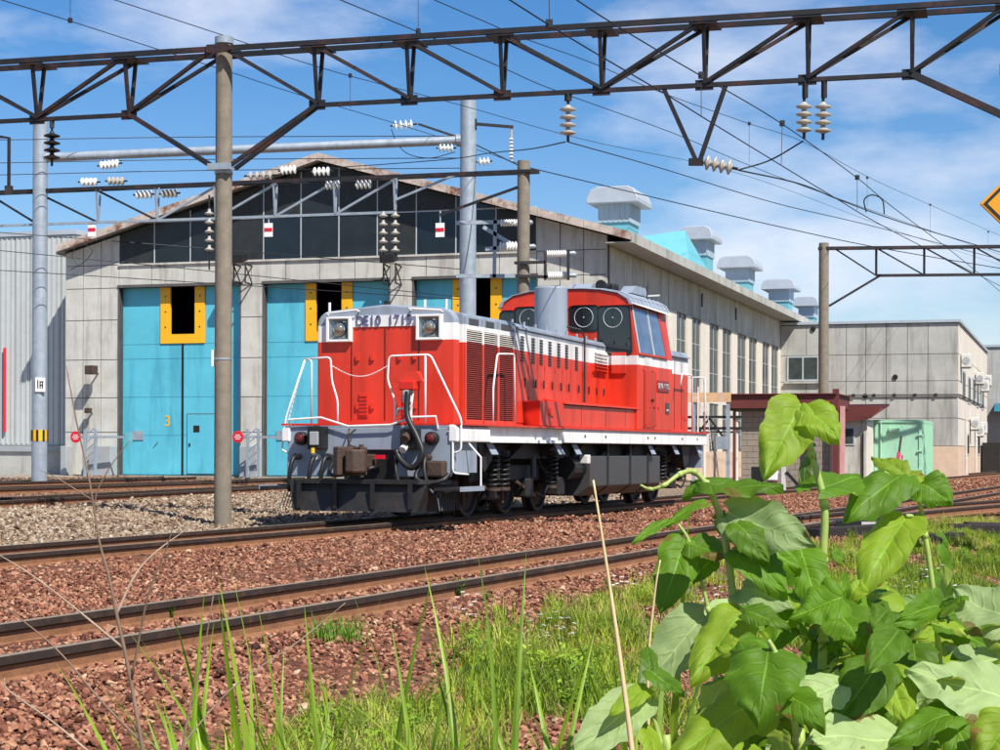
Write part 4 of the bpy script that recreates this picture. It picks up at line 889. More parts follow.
# grey panelled building on the right
YB = sside(780, 390, TR)[0]; RZ = sfront(958, 322, YB)[1]; GR = -.15
xs_ = [sfront(p, 400, YB)[0] for p in (780, 806, 826, 846, 865.5, 886, 907, 927.5, 958)]
ra = xs_[0]; ro_ = SO+UX*ra+UY*YB
rb = thing('panelled_office_building', 'grey concrete panelled building right of the shed with peach base', 'building', (ro_[0], ro_[1], 0), -SA)
xs_ = [x-ra for x in xs_]; RW = xs_[-1]
zz_ = [sfront(958, p, YB)[1] for p in (446, 418, 394.5, 380.5, 353.5, 322.5)]
bl = sside(987, 347, TR+0)[0]
P = onplane(987, 348, UX, SO+UX*(ra+RW))-SO; RD = float(P@UY)-YB
MB().box(.05, RW-.05, .05, RD, GR-.3, RZ).build('wall', M_joint, rb)
wx0, wx1 = sfront(787, 370, YB)[0]-ra, sfront(819, 370, YB)[0]-ra; wz0, wz1 = sfront(800, 381, YB)[1], sfront(800, 356, YB)[1]
for x0, x1 in zip(xs_[:-1], xs_[1:]):
    for z0, z1 in zip(zz_[:-1], zz_[1:]): MB().box(x0+.012, x1-.012, 0, .049, z0+.012, z1-.012).build('wall_panel', M_wall2, rb)
    MB().box(x0+.006, x1-.006, -.01, .049, GR-.2, zz_[0]-.01).build('base_panel', M_peach, rb)
for k in range(6):
    y0 = RD*k/6; y1 = RD*(k+1)/6
    for z0, z1 in zip(zz_[:-1], zz_[1:]): MB().box(RW-.049, RW, y0+.06, y1-.02, z0+.02, z1-.02).build('side_panel', M_cream, rb)
    MB().box(RW-.049, RW+.01, y0+.06, y1-.01, GR-.2, zz_[0]-.01).build('side_base_panel', M_peach, rb)
MB().box(-.1, RW+.1, -.1, RD+.1, RZ, RZ+.12).build('parapet', M_vent, rb)
w = MB().box(wx0, wx1, -.06, -.001, wz0, wz1).build('window', M_steelpale, rb)
for a, b in ((wx0+.08, (wx0+wx1)/2-.04), ((wx0+wx1)/2+.04, wx1-.08)): MB().box(a, b, -.068, -.0605, wz0+.08, wz1-.08).build('pane', M_win, w)
MB().box(wx0-.1, wx1+.1, -.16, -.002, wz0-.12, wz0-.02).build('window_sill', M_wall2, rb)
cz = sfront(900, 395, YB)[1]; MB().tube([(3.2, -.07, cz), (RW+.03, -.07, cz), (RW+.07, .1, cz), (RW+.07, RD*.8, cz)], .035, 6).build('cable_conduit', M_joint, rb)
for x in np.linspace(2.5, RW-1, 6): MB().box(x-.06, x+.06, -.12, -.0, cz-.06, cz+.06).build('conduit_clip', M_dark, rb)
for px, py in ((813, 329), (865, 396), (895, 377), (826, 371)):
    t, z = sfront(px, py, YB); MB().cyl((t-ra, -.01, z), (t-ra, -.06, z), .12, n=10).build('vent_hole', M_void, rb)
for k, (y, z0, z1) in enumerate(((.10, wz0-.8, wz1-.6), (.27, wz0-.9, wz1-.7), (.42, wz0-.8, wz1-.6), (.56, wz0-.9, wz1-.6), (.76, wz0-.9, wz1-.6), (.22, .9, 2.0), (.6, .9, 2.0))):
    w = MB().box(RW+.001, RW+.03, RD*y, RD*(y+.085), z0, z1).build('window', M_steelpale, rb); MB().box(RW+.031, RW+.036, RD*y+.12, RD*(y+.085)-.12, z0+.1, z1-.1).build('pane', M_win, w)
for k, (y, z) in enumerate(((.05, wz1-.55), (.50, wz1-.9), (.70, wz1-1.1), (.80, wz1-.7), (.33, cz-1.5), (.62, cz-1.6), (.5, 1.9))):
    a = MB().box(RW+.05, RW+.48, RD*y, RD*y+.9, z, z+.62).build('air_conditioner', M_ac, rb, bevel=.03)
    MB().lathe([(.17, 0), (.17, .02)], (RW+.26, RD*y-.001, z+.31), (0, -1, 0), 16).build('fan_grille', M_cab, a)
    MB().box(RW+.02, RW+.45, RD*y+.2, RD*y+.26, z-.06, z-.005).build('bracket', M_cab, a)
for y in (.18, .5): MB().tube([(RW+.08, RD*y, .0), (RW+.08, RD*y, 2.6)], .05).build('down_pipe', M_ac, rb)
MB().box(RW+.1, RW+1.3, RD*.72, RD*.9, GR, 1.6).build('meter_cupboard', M_dark, rb)
# building beyond it, at the right edge
fo = SO+UX*(ra+RW+.6)+UY*(YB+RD+4)
fb = thing('low_annex_building', 'beige annex with dark teal awning at the right edge', 'building', (fo[0], fo[1], 0), -SA)
fz = sfront(994, 347, YB+RD+4)[1]
MB().box(-3, 26, 0, 12, GR-.3, fz).build('wall', M_wall2, fb); MB().box(-3.1, 26.1, -.1, 12.1, fz, fz+.15).build('parapet', M_vent, fb)
az = sfront(990, 412, YB+RD+4)[1]; MB().prism([(-1.6, az), (-.02, az), (-.02, az+.55), (-1.3, az+.3)], 'x', -.3, 16).build('awning', M_aw, fb)
MB().box(.6, 12, -.04, -.001, .2, az-.1).build('dark_shopfront', M_win, fb); MB().box(-3, 26, -.02, -.001, GR-.3, .2).build('base', M_peach, fb)
for x in (3, 6, 9, 12, 15): MB().box(x, x+1.6, -.03, -.001, fz-2.6, fz-1.2).build('window', M_win, fb)
# block-walled store with a rusty red steel roof frame
so = atZ(735, 483, -.12); so = atY(735, 480, 60.)
def local_thing(name, label, cat, px, Y, rz=-SA):
    p = atY(px, 451, Y); return thing(name, label, cat, (p[0], p[1], -.13), rz), p
st_, sp0 = local_thing('block_store', 'block-walled store with rusty red steel roof beams behind the tall plant', 'store', 741, 60.)
hz = HC+.13+(451-405)/FPX*59; rz_ = HC+.13+(451-391)/FPX*59
SW = 2.95; BW, BH = .40, .195
nb = int(hz/BH)
for j in range(nb):
    for i in range(9):
        x0 = i*BW-(BW/2 if j % 2 else 0); x1 = min(x0+BW-.012, SW); x0 = max(x0, 0)
        if x1-x0 > .05: MB().box(x0, x1, 0, .15, j*BH+.006, (j+1)*BH-.006).build('block', M_block, st_)
MB().box(.02, SW-.02, .02, 3.0, 0, hz-.05).build('wall_core', M_joint, st_)
for x in (-.25, 1.1, 2.2, SW+.1): MB().box(x, x+.12, -.2, -.08, 0, hz).build('steel_post', M_rroof, st_)
def ibeam(p0, p1, h, w, name, par, m):
    mb = MB(); p0, p1 = Vector(p0), Vector(p1)
    mb.bar(p0, p1, .03, h); b = mb.build(name, m, par)
    for s in (1, -1): MB().bar(p0+Vector((0, 0, s*(h/2+.015))), p1+Vector((0, 0, s*(h/2+.015))), w, .03).build('flange', m, b)
ibeam((-.45, -.3, rz_-.28), (SW+.25, -.3, rz_-.28), .42, .22, 'roof_beam', st_, M_rroof); ibeam((-.45, 3.0, rz_-.28), (SW+.25, 3.0, rz_-.28), .42, .22, 'roof_beam', st_, M_rroof)
for x in (-.4, SW+.2): ibeam((x, -.25, rz_-.28), (x, 2.95, rz_-.28), .40, .2, 'cross_beam', st_, M_rroof)
MB().box(-.35, SW+.15, -.2, 2.9, rz_-.6, rz_-.52).build('roof_slab', M_joint, st_)
MB().box(SW+.1, SW+.3, -.3, -.2, 0, rz_+.1).build('corner_post', M_rroof, st_); MB().box(SW+.32, SW+.46, -.1, .1, 0, hz).build('pink_column', mat('faded_pink_paint', (.60, .30, .28), .7), st_)
# small hut with sloping red roof
ht, hp = local_thing('small_hut', 'small beige hut with sloping red roof beside the green container', 'hut', 838, 66.)
hh = HC+.13+(451-418)/FPX*66; HWD = (864-838)/FPX*66/SCA
MB().box(0, HWD, 0, 2.2, 0, hh).build('wall', M_wall, ht); MB().box(HWD+.001, HWD+.03, .02, 2.2, 0, hh-.1).build('side_wall', M_cream, ht)
MB().prism([(-.25, hh-.12), (HWD+.1, hh-.02), (HWD+.55, hh+.36), (HWD+.5, hh+.46), (-.25, hh+.46)], 'y', -.35, -.30).build('roof_fascia', M_rroof, ht)
MB().poly([(-.3, -.35, hh+.02), (HWD+.2, -.35, hh+.02), (HWD+.6, 2.4, hh+.55), (-.3, 2.4, hh+.55), (-.3, -.35, hh+.08), (HWD+.2, -.35, hh+.08), (HWD+.6, 2.4, hh+.61), (-.3, 2.4, hh+.61)], [(3,2,1,0),(4,5,6,7),(0,1,5,4),(1,2,6,5),(2,3,7,6),(3,0,4,7)]).build('roof', M_rroof, ht)
w = MB().box(.12, .6, -.03, -.001, hh-.95, hh-.3).build('window', M_steelpale, ht); MB().box(.17, .55, -.036, -.0305, hh-.9, hh-.35).build('pane', M_win, w)
MB().tube([(HWD-.1, -.05, 0), (HWD-.1, -.05, hh-.5)], .03).build('down_pipe', M_dark, ht)
# mint green container
ct, cp_ = local_thing('green_container', 'mint green metal container left of the peach-based building', 'container', 872.5, 68.)
ch = HC+.13+(451-418.5)/FPX*68; cw = (918-872.5)/FPX*68/SCA; cl = 5.5
MB().box(0.04, cw-.04, .04, cl-.04, .1, ch-.04).build('body', M_green, ct)
for x in (0, cw-.1): 
    for y in (0, cl-.1): MB().box(x, x+.1, y, y+.1, 0, ch).build('corner_post', M_green, ct)
for z in (.02, ch-.1):
    MB().box(.1, cw-.1, 0, .08, z, z+.1).build('end_rail', M_green, ct); MB().box(cw-.08, cw, .1, cl-.1, z, z+.1).build('side_rail', M_green, ct)
for k in range(14): MB().box(cw-.041, cw+.01, .25+k*.37, .42+k*.37, .13, ch-.11).build('side_rib', M_green, ct)
MB().box(.6, 1.0, -.05, .039, ch-.5, ch-.3).build('vent_hood', M_green, ct)
for x in (.3,): MB().tube([(x, -.01, .1), (x, -.01, ch-.05)], .025).build('lock_rod', M_green, ct)
for z in (.5, 1.2, 1.8): MB().box(cw-.15, cw+.06, -.04, .0, z, z+.06).build('hinge', M_green, ct)
# inspection platform beside the loco's rear: posts, faded board, braces
pf, pp = local_thing('inspection_platform', 'steel inspection platform with faded orange board behind the locomotive', 'platform', 690, 56.)
ph = HC+.13+(451-392)/FPX*56; pb = HC+.13+(451-401.5)/FPX*56; pw_ = (729-690)/FPX*56/SCA
MB().box(-1.2, pw_, -.03, 0, pb, ph).build('board', M_orange, pf)
for x in (.05, pw_-.15): MB().box(x, x+.1, .0, .1, 0, ph).build('post', M_galv, pf)
for x in (.4, pw_+.15): MB().tube([(x, .2, 0), (x, .2, ph-.6)], .045, 8).build('pipe_post', M_cream, pf)
for z in (pb-.5, pb-.85): MB().box(-1.2, pw_+.3, .1, .18, z, z+.08).build('cross_bar', M_dark, pf)
for a, b in (((-.2, .05, pb-1.5), (.6, .05, pb-.5)), ((.6, .05, pb-.5), (pw_-.1, .05, pb-1.3))): MB().bar(a, b, .06, .06).build('brace', M_dark, pf)
MB().box(pw_-.45, pw_-.05, -.09, -.05, 1.25, 1.65).build('cross_plate', M_galv, pf)
MB().box(-1.2, pw_, .3, .9, pb-.95, pb-.9).build('walkway', M_joint, pf)
sw = atY(760, 480, 52.)
sx_ = thing('point_motor_box', 'white point motor box with black levers below the block store', 'box', (sw[0], sw[1], gz(sw[0], sw[1])), -SA)
MB().box(.1, .5, -.15, .2, .35, .85).build('box', M_signw, sx_, bevel=.03); MB().box(-.25, .08, -.1, .1, .2, .75).build('motor', M_black, sx_, bevel=.02); MB().box(-.3, .6, -.15, .2, 0, .2).build('base', M_dark, sx_); MB().bar((.75, 0, .6), (1.3, 0, 0), .14, .08).build('lever', M_black, sx_); MB().box(.62, .74, -.05, .05, 0, .75).build('lever_post', M_ac, sx_)

# ================================================================== POLES, GANTRIES, WIRES
def pole(name, label, px, py_base, py_top, w_px, m, Y=None, zb=None, taper=.93, n=20):
    if Y is None: p = atZ(px, py_base, zb); Y = p[1]
    b = atY(px, py_base, Y); g = float(gz(b[0], b[1])); top = atY(px, py_top, Y)[2]; r = w_px/FPX*Y/2
    t = thing(name, label, 'pole', (b[0], b[1], g-.1))
    h = top-g+.1
    MB().tube([(0, 0, 0), (0, 0, h*.5), (0, 0, h)], [r, r*(1+taper)/2, r*taper], n).build('shaft', m, t, smooth='auto')
    return t, np.array([b[0], b[1], g-.1]), r, h, Y
# near concrete pole
pA, oA, rA, hA, YA = pole('concrete_pole', 'tall concrete pole on the gravel left of the locomotive', 222.5, 524, 37, 17.5, M_conc, zb=-.10)
for py in (44, 174): z = atY(222, py, YA)[2]-oA[2]; MB().lathe([(rA*1.06, 0), (rA*1.08, .1), (rA*1.06, .1)], (0, 0, z), n=20).build('steel_band', M_galv, pA)
z = atY(222, 360, YA)[2]-oA[2]; MB().lathe([(rA*1.03, 0), (rA*1.03, .03)], (0, 0, z), n=16).build('strap', M_galv, pA); MB().box(-rA-.03, -rA+.0, -.1, .05, z-.1, z+.15).build('tag_plate', M_signw, pA)
# galvanised poles carrying the pipe beam
pB, oB, rB, hB, YB_ = pole('steel_pole', 'grey galvanised steel pole at left with yellow and black striped band', 39, 485.5, 120, 15.5, M_galv, zb=.12)
zb0, zb1 = (atY(39, p, YB_)[2]-oB[2] for p in (441, 430)); bd = MB().lathe([(rB*1.03, 0), (rB*1.03, zb1-zb0)], (0, 0, zb0), n=20).build('warning_band', M_yel, pB)
for k in range(8):
    a = 2*math.pi*k/8; MB().bar((rB*1.04*math.cos(a), rB*1.04*math.sin(a), zb0), (rB*1.04*math.cos(a), rB*1.04*math.sin(a), zb1), .06, .012, (math.cos(a), math.sin(a), 0)).build('black_stripe', M_black, bd)
zp = atY(41, 385, YB_)[2]-oB[2]; pt_ = MB().box(-.05, .20, -rB-.03, -rB+.0, zp-.18, zp+.18).build('number_plate', M_signw, pB)
for a, b, c, d in ((0, .03, -.1, .12), (.06, .16, .06, .09), (.06, .09, -.1, .06), (.12, .15, -.1, .06), (.06, .15, -.03, 0)): MB().box(a, b, -rB-.034, -rB-.0305, zp+c, zp+d).build('plate_mark', M_black, pt_)
pC, oC, rC, hC, YC = pole('steel_pole', 'tall grey galvanised steel pole behind the locomotive hood', 467, 470, 101, 17.5, M_galv, Y=46.)
a = Vector(atY(46, 157.5, YB_)); b = Vector(atY(456, 140.5, YC))
pipe = tag(MB().tube([a, a.lerp(b, .5), b], .115, 14).build('pipe_beam', M_galv, smooth='auto'), 'long grey pipe beam spanning between the two galvanised poles', 'beam')
MB().lathe([(.16, 0), (.16, .12)], b, (b-a), 14).build('flange', M_galv, pipe); MB().lathe([(.16, 0), (.16, .12)], a, (a-b), 14).build('flange', M_galv, pipe)
# pole brackets on the tall steel pole
def up(px, py, Y, o): v = atY(px, py, Y)-o; return Vector(v)
brk = MB().bar(up(476, 124, YC, oC), up(513, 127, YC, oC), .07, .07).build('bracket_arm', M_steel, pC)
MB().tube([up(511, 126, YC, oC), up(511, 162, YC, oC)], .03).build('hanger_rod', M_porcb, pC); 
for k in range(6): MB().lathe([(.03, 0), (.07, .02), (.03, .05)], up(511, 140+k*3.6, YC, oC), (0, 0, 1), 10).build('hanger_disc', M_porc, pC)
MB().box(.12, .22, -.12, .12, hC-.75, hC-.45).build('pole_lamp', M_black, pC, bevel=.03)
MB().bar(up(385, 121, YC+.0, oC)*0+up(418, 124, YC, oC), up(457, 137, YC, oC), .05, .05).build('strain_arm', M_steel, pC)
pD, oD, rD, hD, YD = pole('concrete_pole', 'weathered concrete pole behind the locomotive, right of the tall steel pole', 522.5, 470, 161, 13.5, M_conc, Y=43.)
pE, oE, rE, hE, YE = pole('concrete_pole', 'concrete pole rising behind the red-roofed store at right', 823, 466, 243, 10.5, M_conc, Y=64.5)
# big lattice gantry crossing the top of the picture
GA = .27; gd = np.array([math.cos(GA), -math.sin(GA), 0]); gn = Vector((math.sin(GA), math.cos(GA), 0))
gant = thing('lattice_gantry', 'dark rusty lattice gantry crossing the whole sky on the near concrete pole', 'gantry', (oA[0], oA[1], 0), -GA)
G0 = np.array([oA[0], oA[1], 0])
gnn = np.array([math.sin(GA), math.cos(GA), 0])
def gpt(px, py):
    P = onplane(px, py, gnn, G0)-G0; return float(P@gd), float(P[2])
zT = np.mean([gpt(p, q)[1] for p, q in ((0, 68), (224, 52), (600, 27), (1000, 3))]); zBm = np.mean([gpt(p, q)[1] for p, q in ((100, 119), (400, 101), (900, 72))])
print('gantry', zT, zBm, [gpt(p, q)[1] for p, q in ((0, 68), (224, 52), (600, 27), (1000, 3))], [gpt(p, q)[1] for p, q in ((100, 119), (400, 101), (900, 72))])
def gx(px): return gpt(px, 60)[0]
gd_ = .22
x0, x1 = gx(-150), gx(1150)
def gb(name, a, b, w=.07, h=.07, m=None): return MB().bar(a, b, w, h).build(name, m or M_steel, gant)
for s in (-1, 1): gb('top_chord', (x0, s*gd_, zT), (x1, s*gd_, zT), .07, .075)
gb('bottom_chord', (x0, 0, zBm), (gx(130), 0, zBm), .075, .06); gb('bottom_chord', (gx(316), 0, zBm), (gx(912), 0, zBm), .075, .06)
nodes_px = [-50, 38, 130, 318, 410, 503, 602, 705, 808, 912, 1010]
for p in nodes_px:
    for s in (-1, 1): gb('post', (gx(p), s*(gd_-.03), zT-.02), (gx(p), s*.03, zBm+.02), .05, .05)
    gb('gusset_plate', (gx(p)-.14, -.012, zBm), (gx(p)+.12, -.012, zBm), .02, .15); gb('tie_plate', (gx(p)-.2, 0, zT-.06), (gx(p)+.2, 0, zT-.06), .5, .02)
diag = [(-50, 38, 1), (38, 130, -1), (130, 216, -1), (232, 318, 1), (318, 410, 1), (410, 503, 1), (503, 602, 1), (602, 705, -1), (705, 808, -1), (808, 912, -1), (912, 1010, -1)]
for a, b, k in diag:
    a, b = gx(a), gx(b)
    for s in (-1, 1):
        if k > 0: gb('diagonal', (a, s*gd_*.95, zT-.03), (b, s*.03, zBm+.03), .06, .05)
        else: gb('diagonal', (a, s*.03, zBm+.03), (b, s*gd_*.95, zT-.03), .06, .05)
zk = gpt(224, 168)[1]
for s in (-1, 1):
    gb('knee_brace', (gx(130), s*.05, zBm), (-rA, s*.12, zk), .05, .06); gb('knee_brace', (gx(318), s*.05, zBm), (rA, s*.12, zk), .05, .06)
zk2 = gpt(1000, 114)[1]; gb('knee_brace', (gx(912), 0, zBm), (gx(1000), 0, zk2), .12, .09); gb('knee_brace', (gx(1000), 0, zk2), (gx(1045), 0, gpt(1045, 138)[1]), .12, .09)
gb('pole_clamp', (-rA*1.3, -.25, zT), (rA*1.3, -.25, zT), .05, .12); gb('pole_clamp', (-rA*1.3, .25, zT), (rA*1.3, .25, zT), .05, .12)
gb('pole_clamp', (-rA*1.4, -.16, zk), (rA*1.4, -.16, zk), .08, .1, M_galv)
for a, b in ((663, 698), (726, 698)): gb('v_bracket', (gx(a), 0, zBm), (gx(b)-(.03 if a < 700 else -.03), 0, gpt(698, 160)[1]), .06, .06)
gb('v_bracket_foot', (gx(689), 0, gpt(690, 162)[1]), (gx(703), 0, gpt(703, 162)[1]), .08, .1)
for p in (805, 824): gb('hanger', (gx(p), 0, zBm-.02), (gx(p), 0, gpt(p, 98)[1]), .06, .06)
gb('hanger', (gx(568), 0, zBm-.02), (gx(568), 0, gpt(568, 101)[1]), .08, .08); gb('hanger', (gx(52), 0, zBm-.02), (gx(52), 0, gpt(52, 128)[1]), .06, .06)
pF_o = G0+gd*gx(1062); pf_ = thing('concrete_pole', 'concrete pole just beyond the right edge carrying the gantry', 'pole', (pF_o[0], pF_o[1], -.3)); MB().tube([(0, 0, 0), (0, 0, 8)], [.18, .16], 16).build('shaft', M_conc, pf_)
# insulator strings
def insulators(label, p0, p1, n, r, m=M_porcb, group='insulator strings', ends=.12):
    p0, p1 = Vector(p0), Vector(p1); d = (p1-p0); L = d.length; d.normalize()
    t = thing('insulator_string', label, 'insulator', p0, 0, group)
    MB().tube([(0, 0, 0), d*L], .022, 6).build('rod', M_black, t)
    disc = None
    for k in range(n):
        q = d*(L*ends+(L*(1-2*ends))*(k+.3)/n); st = L*(1-2*ends)/n
        if disc is None:
            disc = MB().lathe([(.03, -.05*st/.12), (.045, -.02), (r, .012), (r*.97, .03), (r*.4, .05), (.035, .06)], (0, 0, 0), d, 16).build('disc', m, t, smooth='auto', loc=q)
            me_ = disc.data
        else: link('disc', me_, m, t, loc=q)
    return t
def hang(label, px, p0, p1, n, r, m): 
    a = G0+gd*gx(px); z0, z1 = gpt(px, p0)[1], gpt(px, p1)[1]; return insulators(label, (a[0], a[1], z0), (a[0], a[1], z1), n, r, m)
hang('brown disc insulator hanging alone from the middle of the lattice gantry', 568, 101, 142, 4, .125, M_porcb)
hang('left one of two cream insulator strings hanging from the gantry at right', 804, 98, 139, 4, .115, M_porcb)
hang('right one of two cream insulator strings hanging from the gantry at right', 823, 98, 140, 4, .115, M_porcb)
hang('dark insulator string hanging in front of the left steel pole', 52, 128, 166, 4, .13, M_black)
a = G0+gd*gx(700); b = G0+gd*gx(738)
insulators('cream insulator string pointing sideways from the V-shaped gantry bracket', (a[0], a[1], gpt(700, 161)[1]), (b[0]-.0, b[1], gpt(738, 169)[1]), 4, .11, M_porcb)
# second gantry, in front of the shed gable
g2 = thing('lattice_gantry', 'thinner dark lattice gantry in front of the shed gable', 'gantry', (oD[0], oD[1], 0), -GA)
G2 = np.array([oD[0], oD[1], 0])
def g2p(px, py): P = onplane(px, py, gnn, G2)-G2; return float(P@gd), float(P[2])
zt2 = np.mean([g2p(p, q)[1] for p, q in ((40, 193), (250, 183), (500, 171))]); zb2 = np.mean([g2p(p, q)[1] for p, q in ((60, 225), (280, 217), (400, 210))])
print('g2', [g2p(p, q)[1] for p, q in ((40, 193), (250, 183), (500, 171))], [g2p(p, q)[1] for p, q in ((60, 225), (280, 217), (400, 210))])
def g2x(px): return g2p(px, 200)[0]
def gb2(name, a, b, w=.07, h=.07, m=None): return MB().bar(a, b, w, h).build(name, m or M_steel, g2)
for s in (-.13, .13): gb2('top_chord', (g2x(-60), s, zt2), (0, s, zt2), .06, .08)
gb2('bottom_chord', (g2x(-60), 0, zb2), (g2x(395), 0, zb2), .07, .06, M_galv)
N2 = [-60, -10, 38, 98, 157, 216, 275, 335, 395]
for i, p in enumerate(N2):
    for s in (-1, 1): gb2('post', (g2x(p), s*.12, zt2), (g2x(p), s*.02, zb2), .04, .04, M_galv)
    if i+1 < len(N2):
        q = N2[i+1]
        if p < 150: gb2('diagonal', (g2x(p), 0, zt2-.05), (g2x(q), 0, zb2), .06, .05)
        else: gb2('diagonal', (g2x(p), 0, zb2), (g2x(q), 0, zt2-.05), .06, .05, M_galv)
gb2('knee_brace', (g2x(395), 0, zb2+.3), (g2x(455), 0, zt2), .06, .05, M_galv); gb2('knee_brace', (-.05, 0, g2p(520, 186)[1]-.0), (g2x(440), 0, zb2-.1), .06, .06)
gb2('pole_cap_plate', (-.3, 0, zt2), (.35, 0, zt2), .36, .07)
for p in (92, 268.5, 440):
    z = g2p(p, 228)[1]; x = g2x(p); pl_ = MB().box(x-.11, x+.11, -.02, .0, z-.22, z+.12).build('warning_plate', M_signw, g2); MB().box(x-.105, x+.105, -.026, -.0205, z-.09, z+.0).build('red_mark', M_signr, pl_)
    MB().bar((x, 0, z+.12), (x, 0, zb2), .03, .03).build('plate_hanger', M_galv, g2)
def on2(px, py): v = G2+gd*g2p(px, py)[0]; return (v[0], v[1], g2p(px, py)[1])
for k, (xa, ya, xb, yb, n, m, lb) in enumerate((
    (78, 182, 100, 182, 4, M_porc, 'white insulator string lying on the thin gantry near the left steel pole'),
    (105, 181, 127, 181, 4, M_porcb, 'cream insulator string on the thin gantry, second from the left steel pole'),
    (133, 195, 155, 194, 4, M_porc, 'white insulator string just under the thin gantry, left of the concrete pole'),
    (159, 194, 180, 193, 4, M_porcb, 'brown insulator string just under the thin gantry, nearest left of the concrete pole'),
    (244, 176, 278, 175, 4, M_porcb, 'large cream insulator string on the thin gantry just right of the concrete pole'),
    (278, 171, 299, 169, 4, M_porc, 'white insulator string on the thin gantry under the gable peak, left of two'),
    (310, 172, 333, 171, 4, M_porc, 'white insulator string on the thin gantry under the gable peak, right of two'),
    (323, 186, 342, 184, 4, M_porc, 'white insulator string under the thin gantry, left of two below the gable peak'),
    (353, 185, 374, 184, 4, M_porc, 'white insulator string under the thin gantry, right of two below the gable peak'),
    (97, 166, 122, 163, 5, M_porc, 'white insulator string just below the pipe beam near the left steel pole'))):
    insulators(lb, on2(xa, ya), on2(xb, yb), n, .11, m)
insulators('white insulator string above the pipe beam left of the tall steel pole', atY(390, 126, YC), atY(417, 124, YC), 4, .13, M_porc)
insulators('white insulator string just below the pipe beam beside the tall steel pole', atY(436, 148, YC), atY(456, 148, YC), 4, .11, M_porc)
insulators('small white insulator string right of the tall steel pole', atY(476, 162, YC), atY(492, 161, YC), 3, .11, M_porc)
for k, (px, lb) in enumerate(((383, 'left of two pale insulator stacks hanging before the second shed door'), (395, 'right of two pale insulator stacks hanging before the second shed door'))):
    insulators(lb, atY(px, 210, 42.5), atY(px, 258, 42.5), 5, .11, M_porcb, ends=.02 if 0 else .05)
insulators('pale insulator stack hanging left of the near concrete pole', atY(209, 195, 42.5), atY(209, 270, 42.5), 5, .11, M_porcb, ends=.2)
# ribbed post insulators beside the tall pole
def ribbed(label, px0, px1, py, Y, r):
    a, b = Vector(atY(px0, py, Y)), Vector(atY(px1, py-.5, Y)); t = thing('post_insulator', label, 'insulator', a, 0, 'ribbed post insulators'); d = b-a; L = d.length; prof = [(.05, 0)]
    for k in range(9): prof += [(r*.72, L*(k+.1)/9), (r, L*(k+.35)/9), (r, L*(k+.6)/9), (r*.72, L*(k+.9)/9)]
    MB().lathe(prof+[(.05, L)], (0, 0, 0), d, 14).build('ribbed_body', M_porc, t, smooth='auto'); MB().lathe([(.05, 0), (.06, .2), (.02, .24)], d, d, 8).build('end_cap', M_galv, t)
ribbed('upper ribbed white insulator on the bracket right of the tall steel pole', 500, 523, 223, 44, .09)
ribbed('lower ribbed white insulator on the bracket right of the tall steel pole', 499, 526, 247, 44, .13)
ribbed('upper ribbed white insulator above the locomotive exhaust stack', 546, 566, 254, 43, .09)
ribbed('lower ribbed white insulator above the locomotive exhaust stack', 547, 567, 276, 43, .11)
def fr(par, o, a, b, Y, w=.07, m=M_galv): return MB().bar(up(*a, Y, o), up(*b, Y, o), w, w).build('bracket_bar', m, par)
for a, b in (((456, 223), (500, 222)), ((485, 249), (499, 248)), ((495, 220), (494, 278)), ((456, 276), (530, 276)), ((483, 227), (516, 247))): fr(pC, oC, a, b, 44, .09)
for a, b in (((514, 263), (545, 262)), ((545, 252), (545, 280)), ((515, 276), (548, 277)), ((568, 250), (568, 280))): fr(pD, oD, a, b, 42.8, .07, M_steel)
# right gantry
g3 = thing('lattice_gantry', 'small dark lattice gantry on the pole at the right edge', 'gantry', (oE[0], oE[1], 0), -.12)
G3 = np.array([oE[0], oE[1], 0]); g3d = np.array([math.cos(.12), -math.sin(.12), 0]); g3n = np.array([math.sin(.12), math.cos(.12), 0])
def g3p(px, py): P = onplane(px, py, g3n, G3)-G3; return float(P@g3d), float(P[2])
zt3 = np.mean([g3p(840, 250)[1], g3p(990, 245)[1]]); zb3 = np.mean([g3p(890, 277)[1], g3p(990, 273)[1]])
def g3x(px): return g3p(px, 260)[0]
def gb3(name, a, b, w=.07, h=.07): return MB().bar(a, b, w, h).build(name, M_steel, g3)
gb3('top_chord', (-.2, -.12, zt3), (g3x(1080), -.12, zt3), .09, .1); gb3('top_chord', (-.2, .12, zt3), (g3x(1080), .12, zt3), .09, .1); gb3('bottom_chord', (g3x(876), 0, zb3), (g3x(1080), 0, zb3), .09, .1)
N3 = [876, 924, 974, 1024, 1074]
for i, p in enumerate(N3):
    gb3('post', (g3x(p), 0, zt3), (g3x(p), 0, zb3), .06, .06)
    a = g3x(834) if i == 0 else g3x(N3[i-1]); gb3('diagonal', (a, 0, zt3), (g3x(p), 0, zb3), .05, .05)
gb3('knee_brace', (rE, 0, g3p(830, 306)[1]), (g3x(880), 0, zb3), .09, .08)
# thin mast at the left edge
mo = atY(7, 190, 44.); mst = thing('hook_mast', 'thin hooked steel mast standing on the thin gantry at the left edge', 'mast', tuple(mo)); zt_ = atY(9, 138, 44)[2]-mo[2]
MB().tube([(.04, 0, 0), (.04, 0, zt_), (-.35, 0, zt_+.05)], .05, 6).build('mast_pole', M_steel, mst); MB().box(-.05, .13, -.06, .06, -.1, .1).build('mast_foot', M_steel, mst)
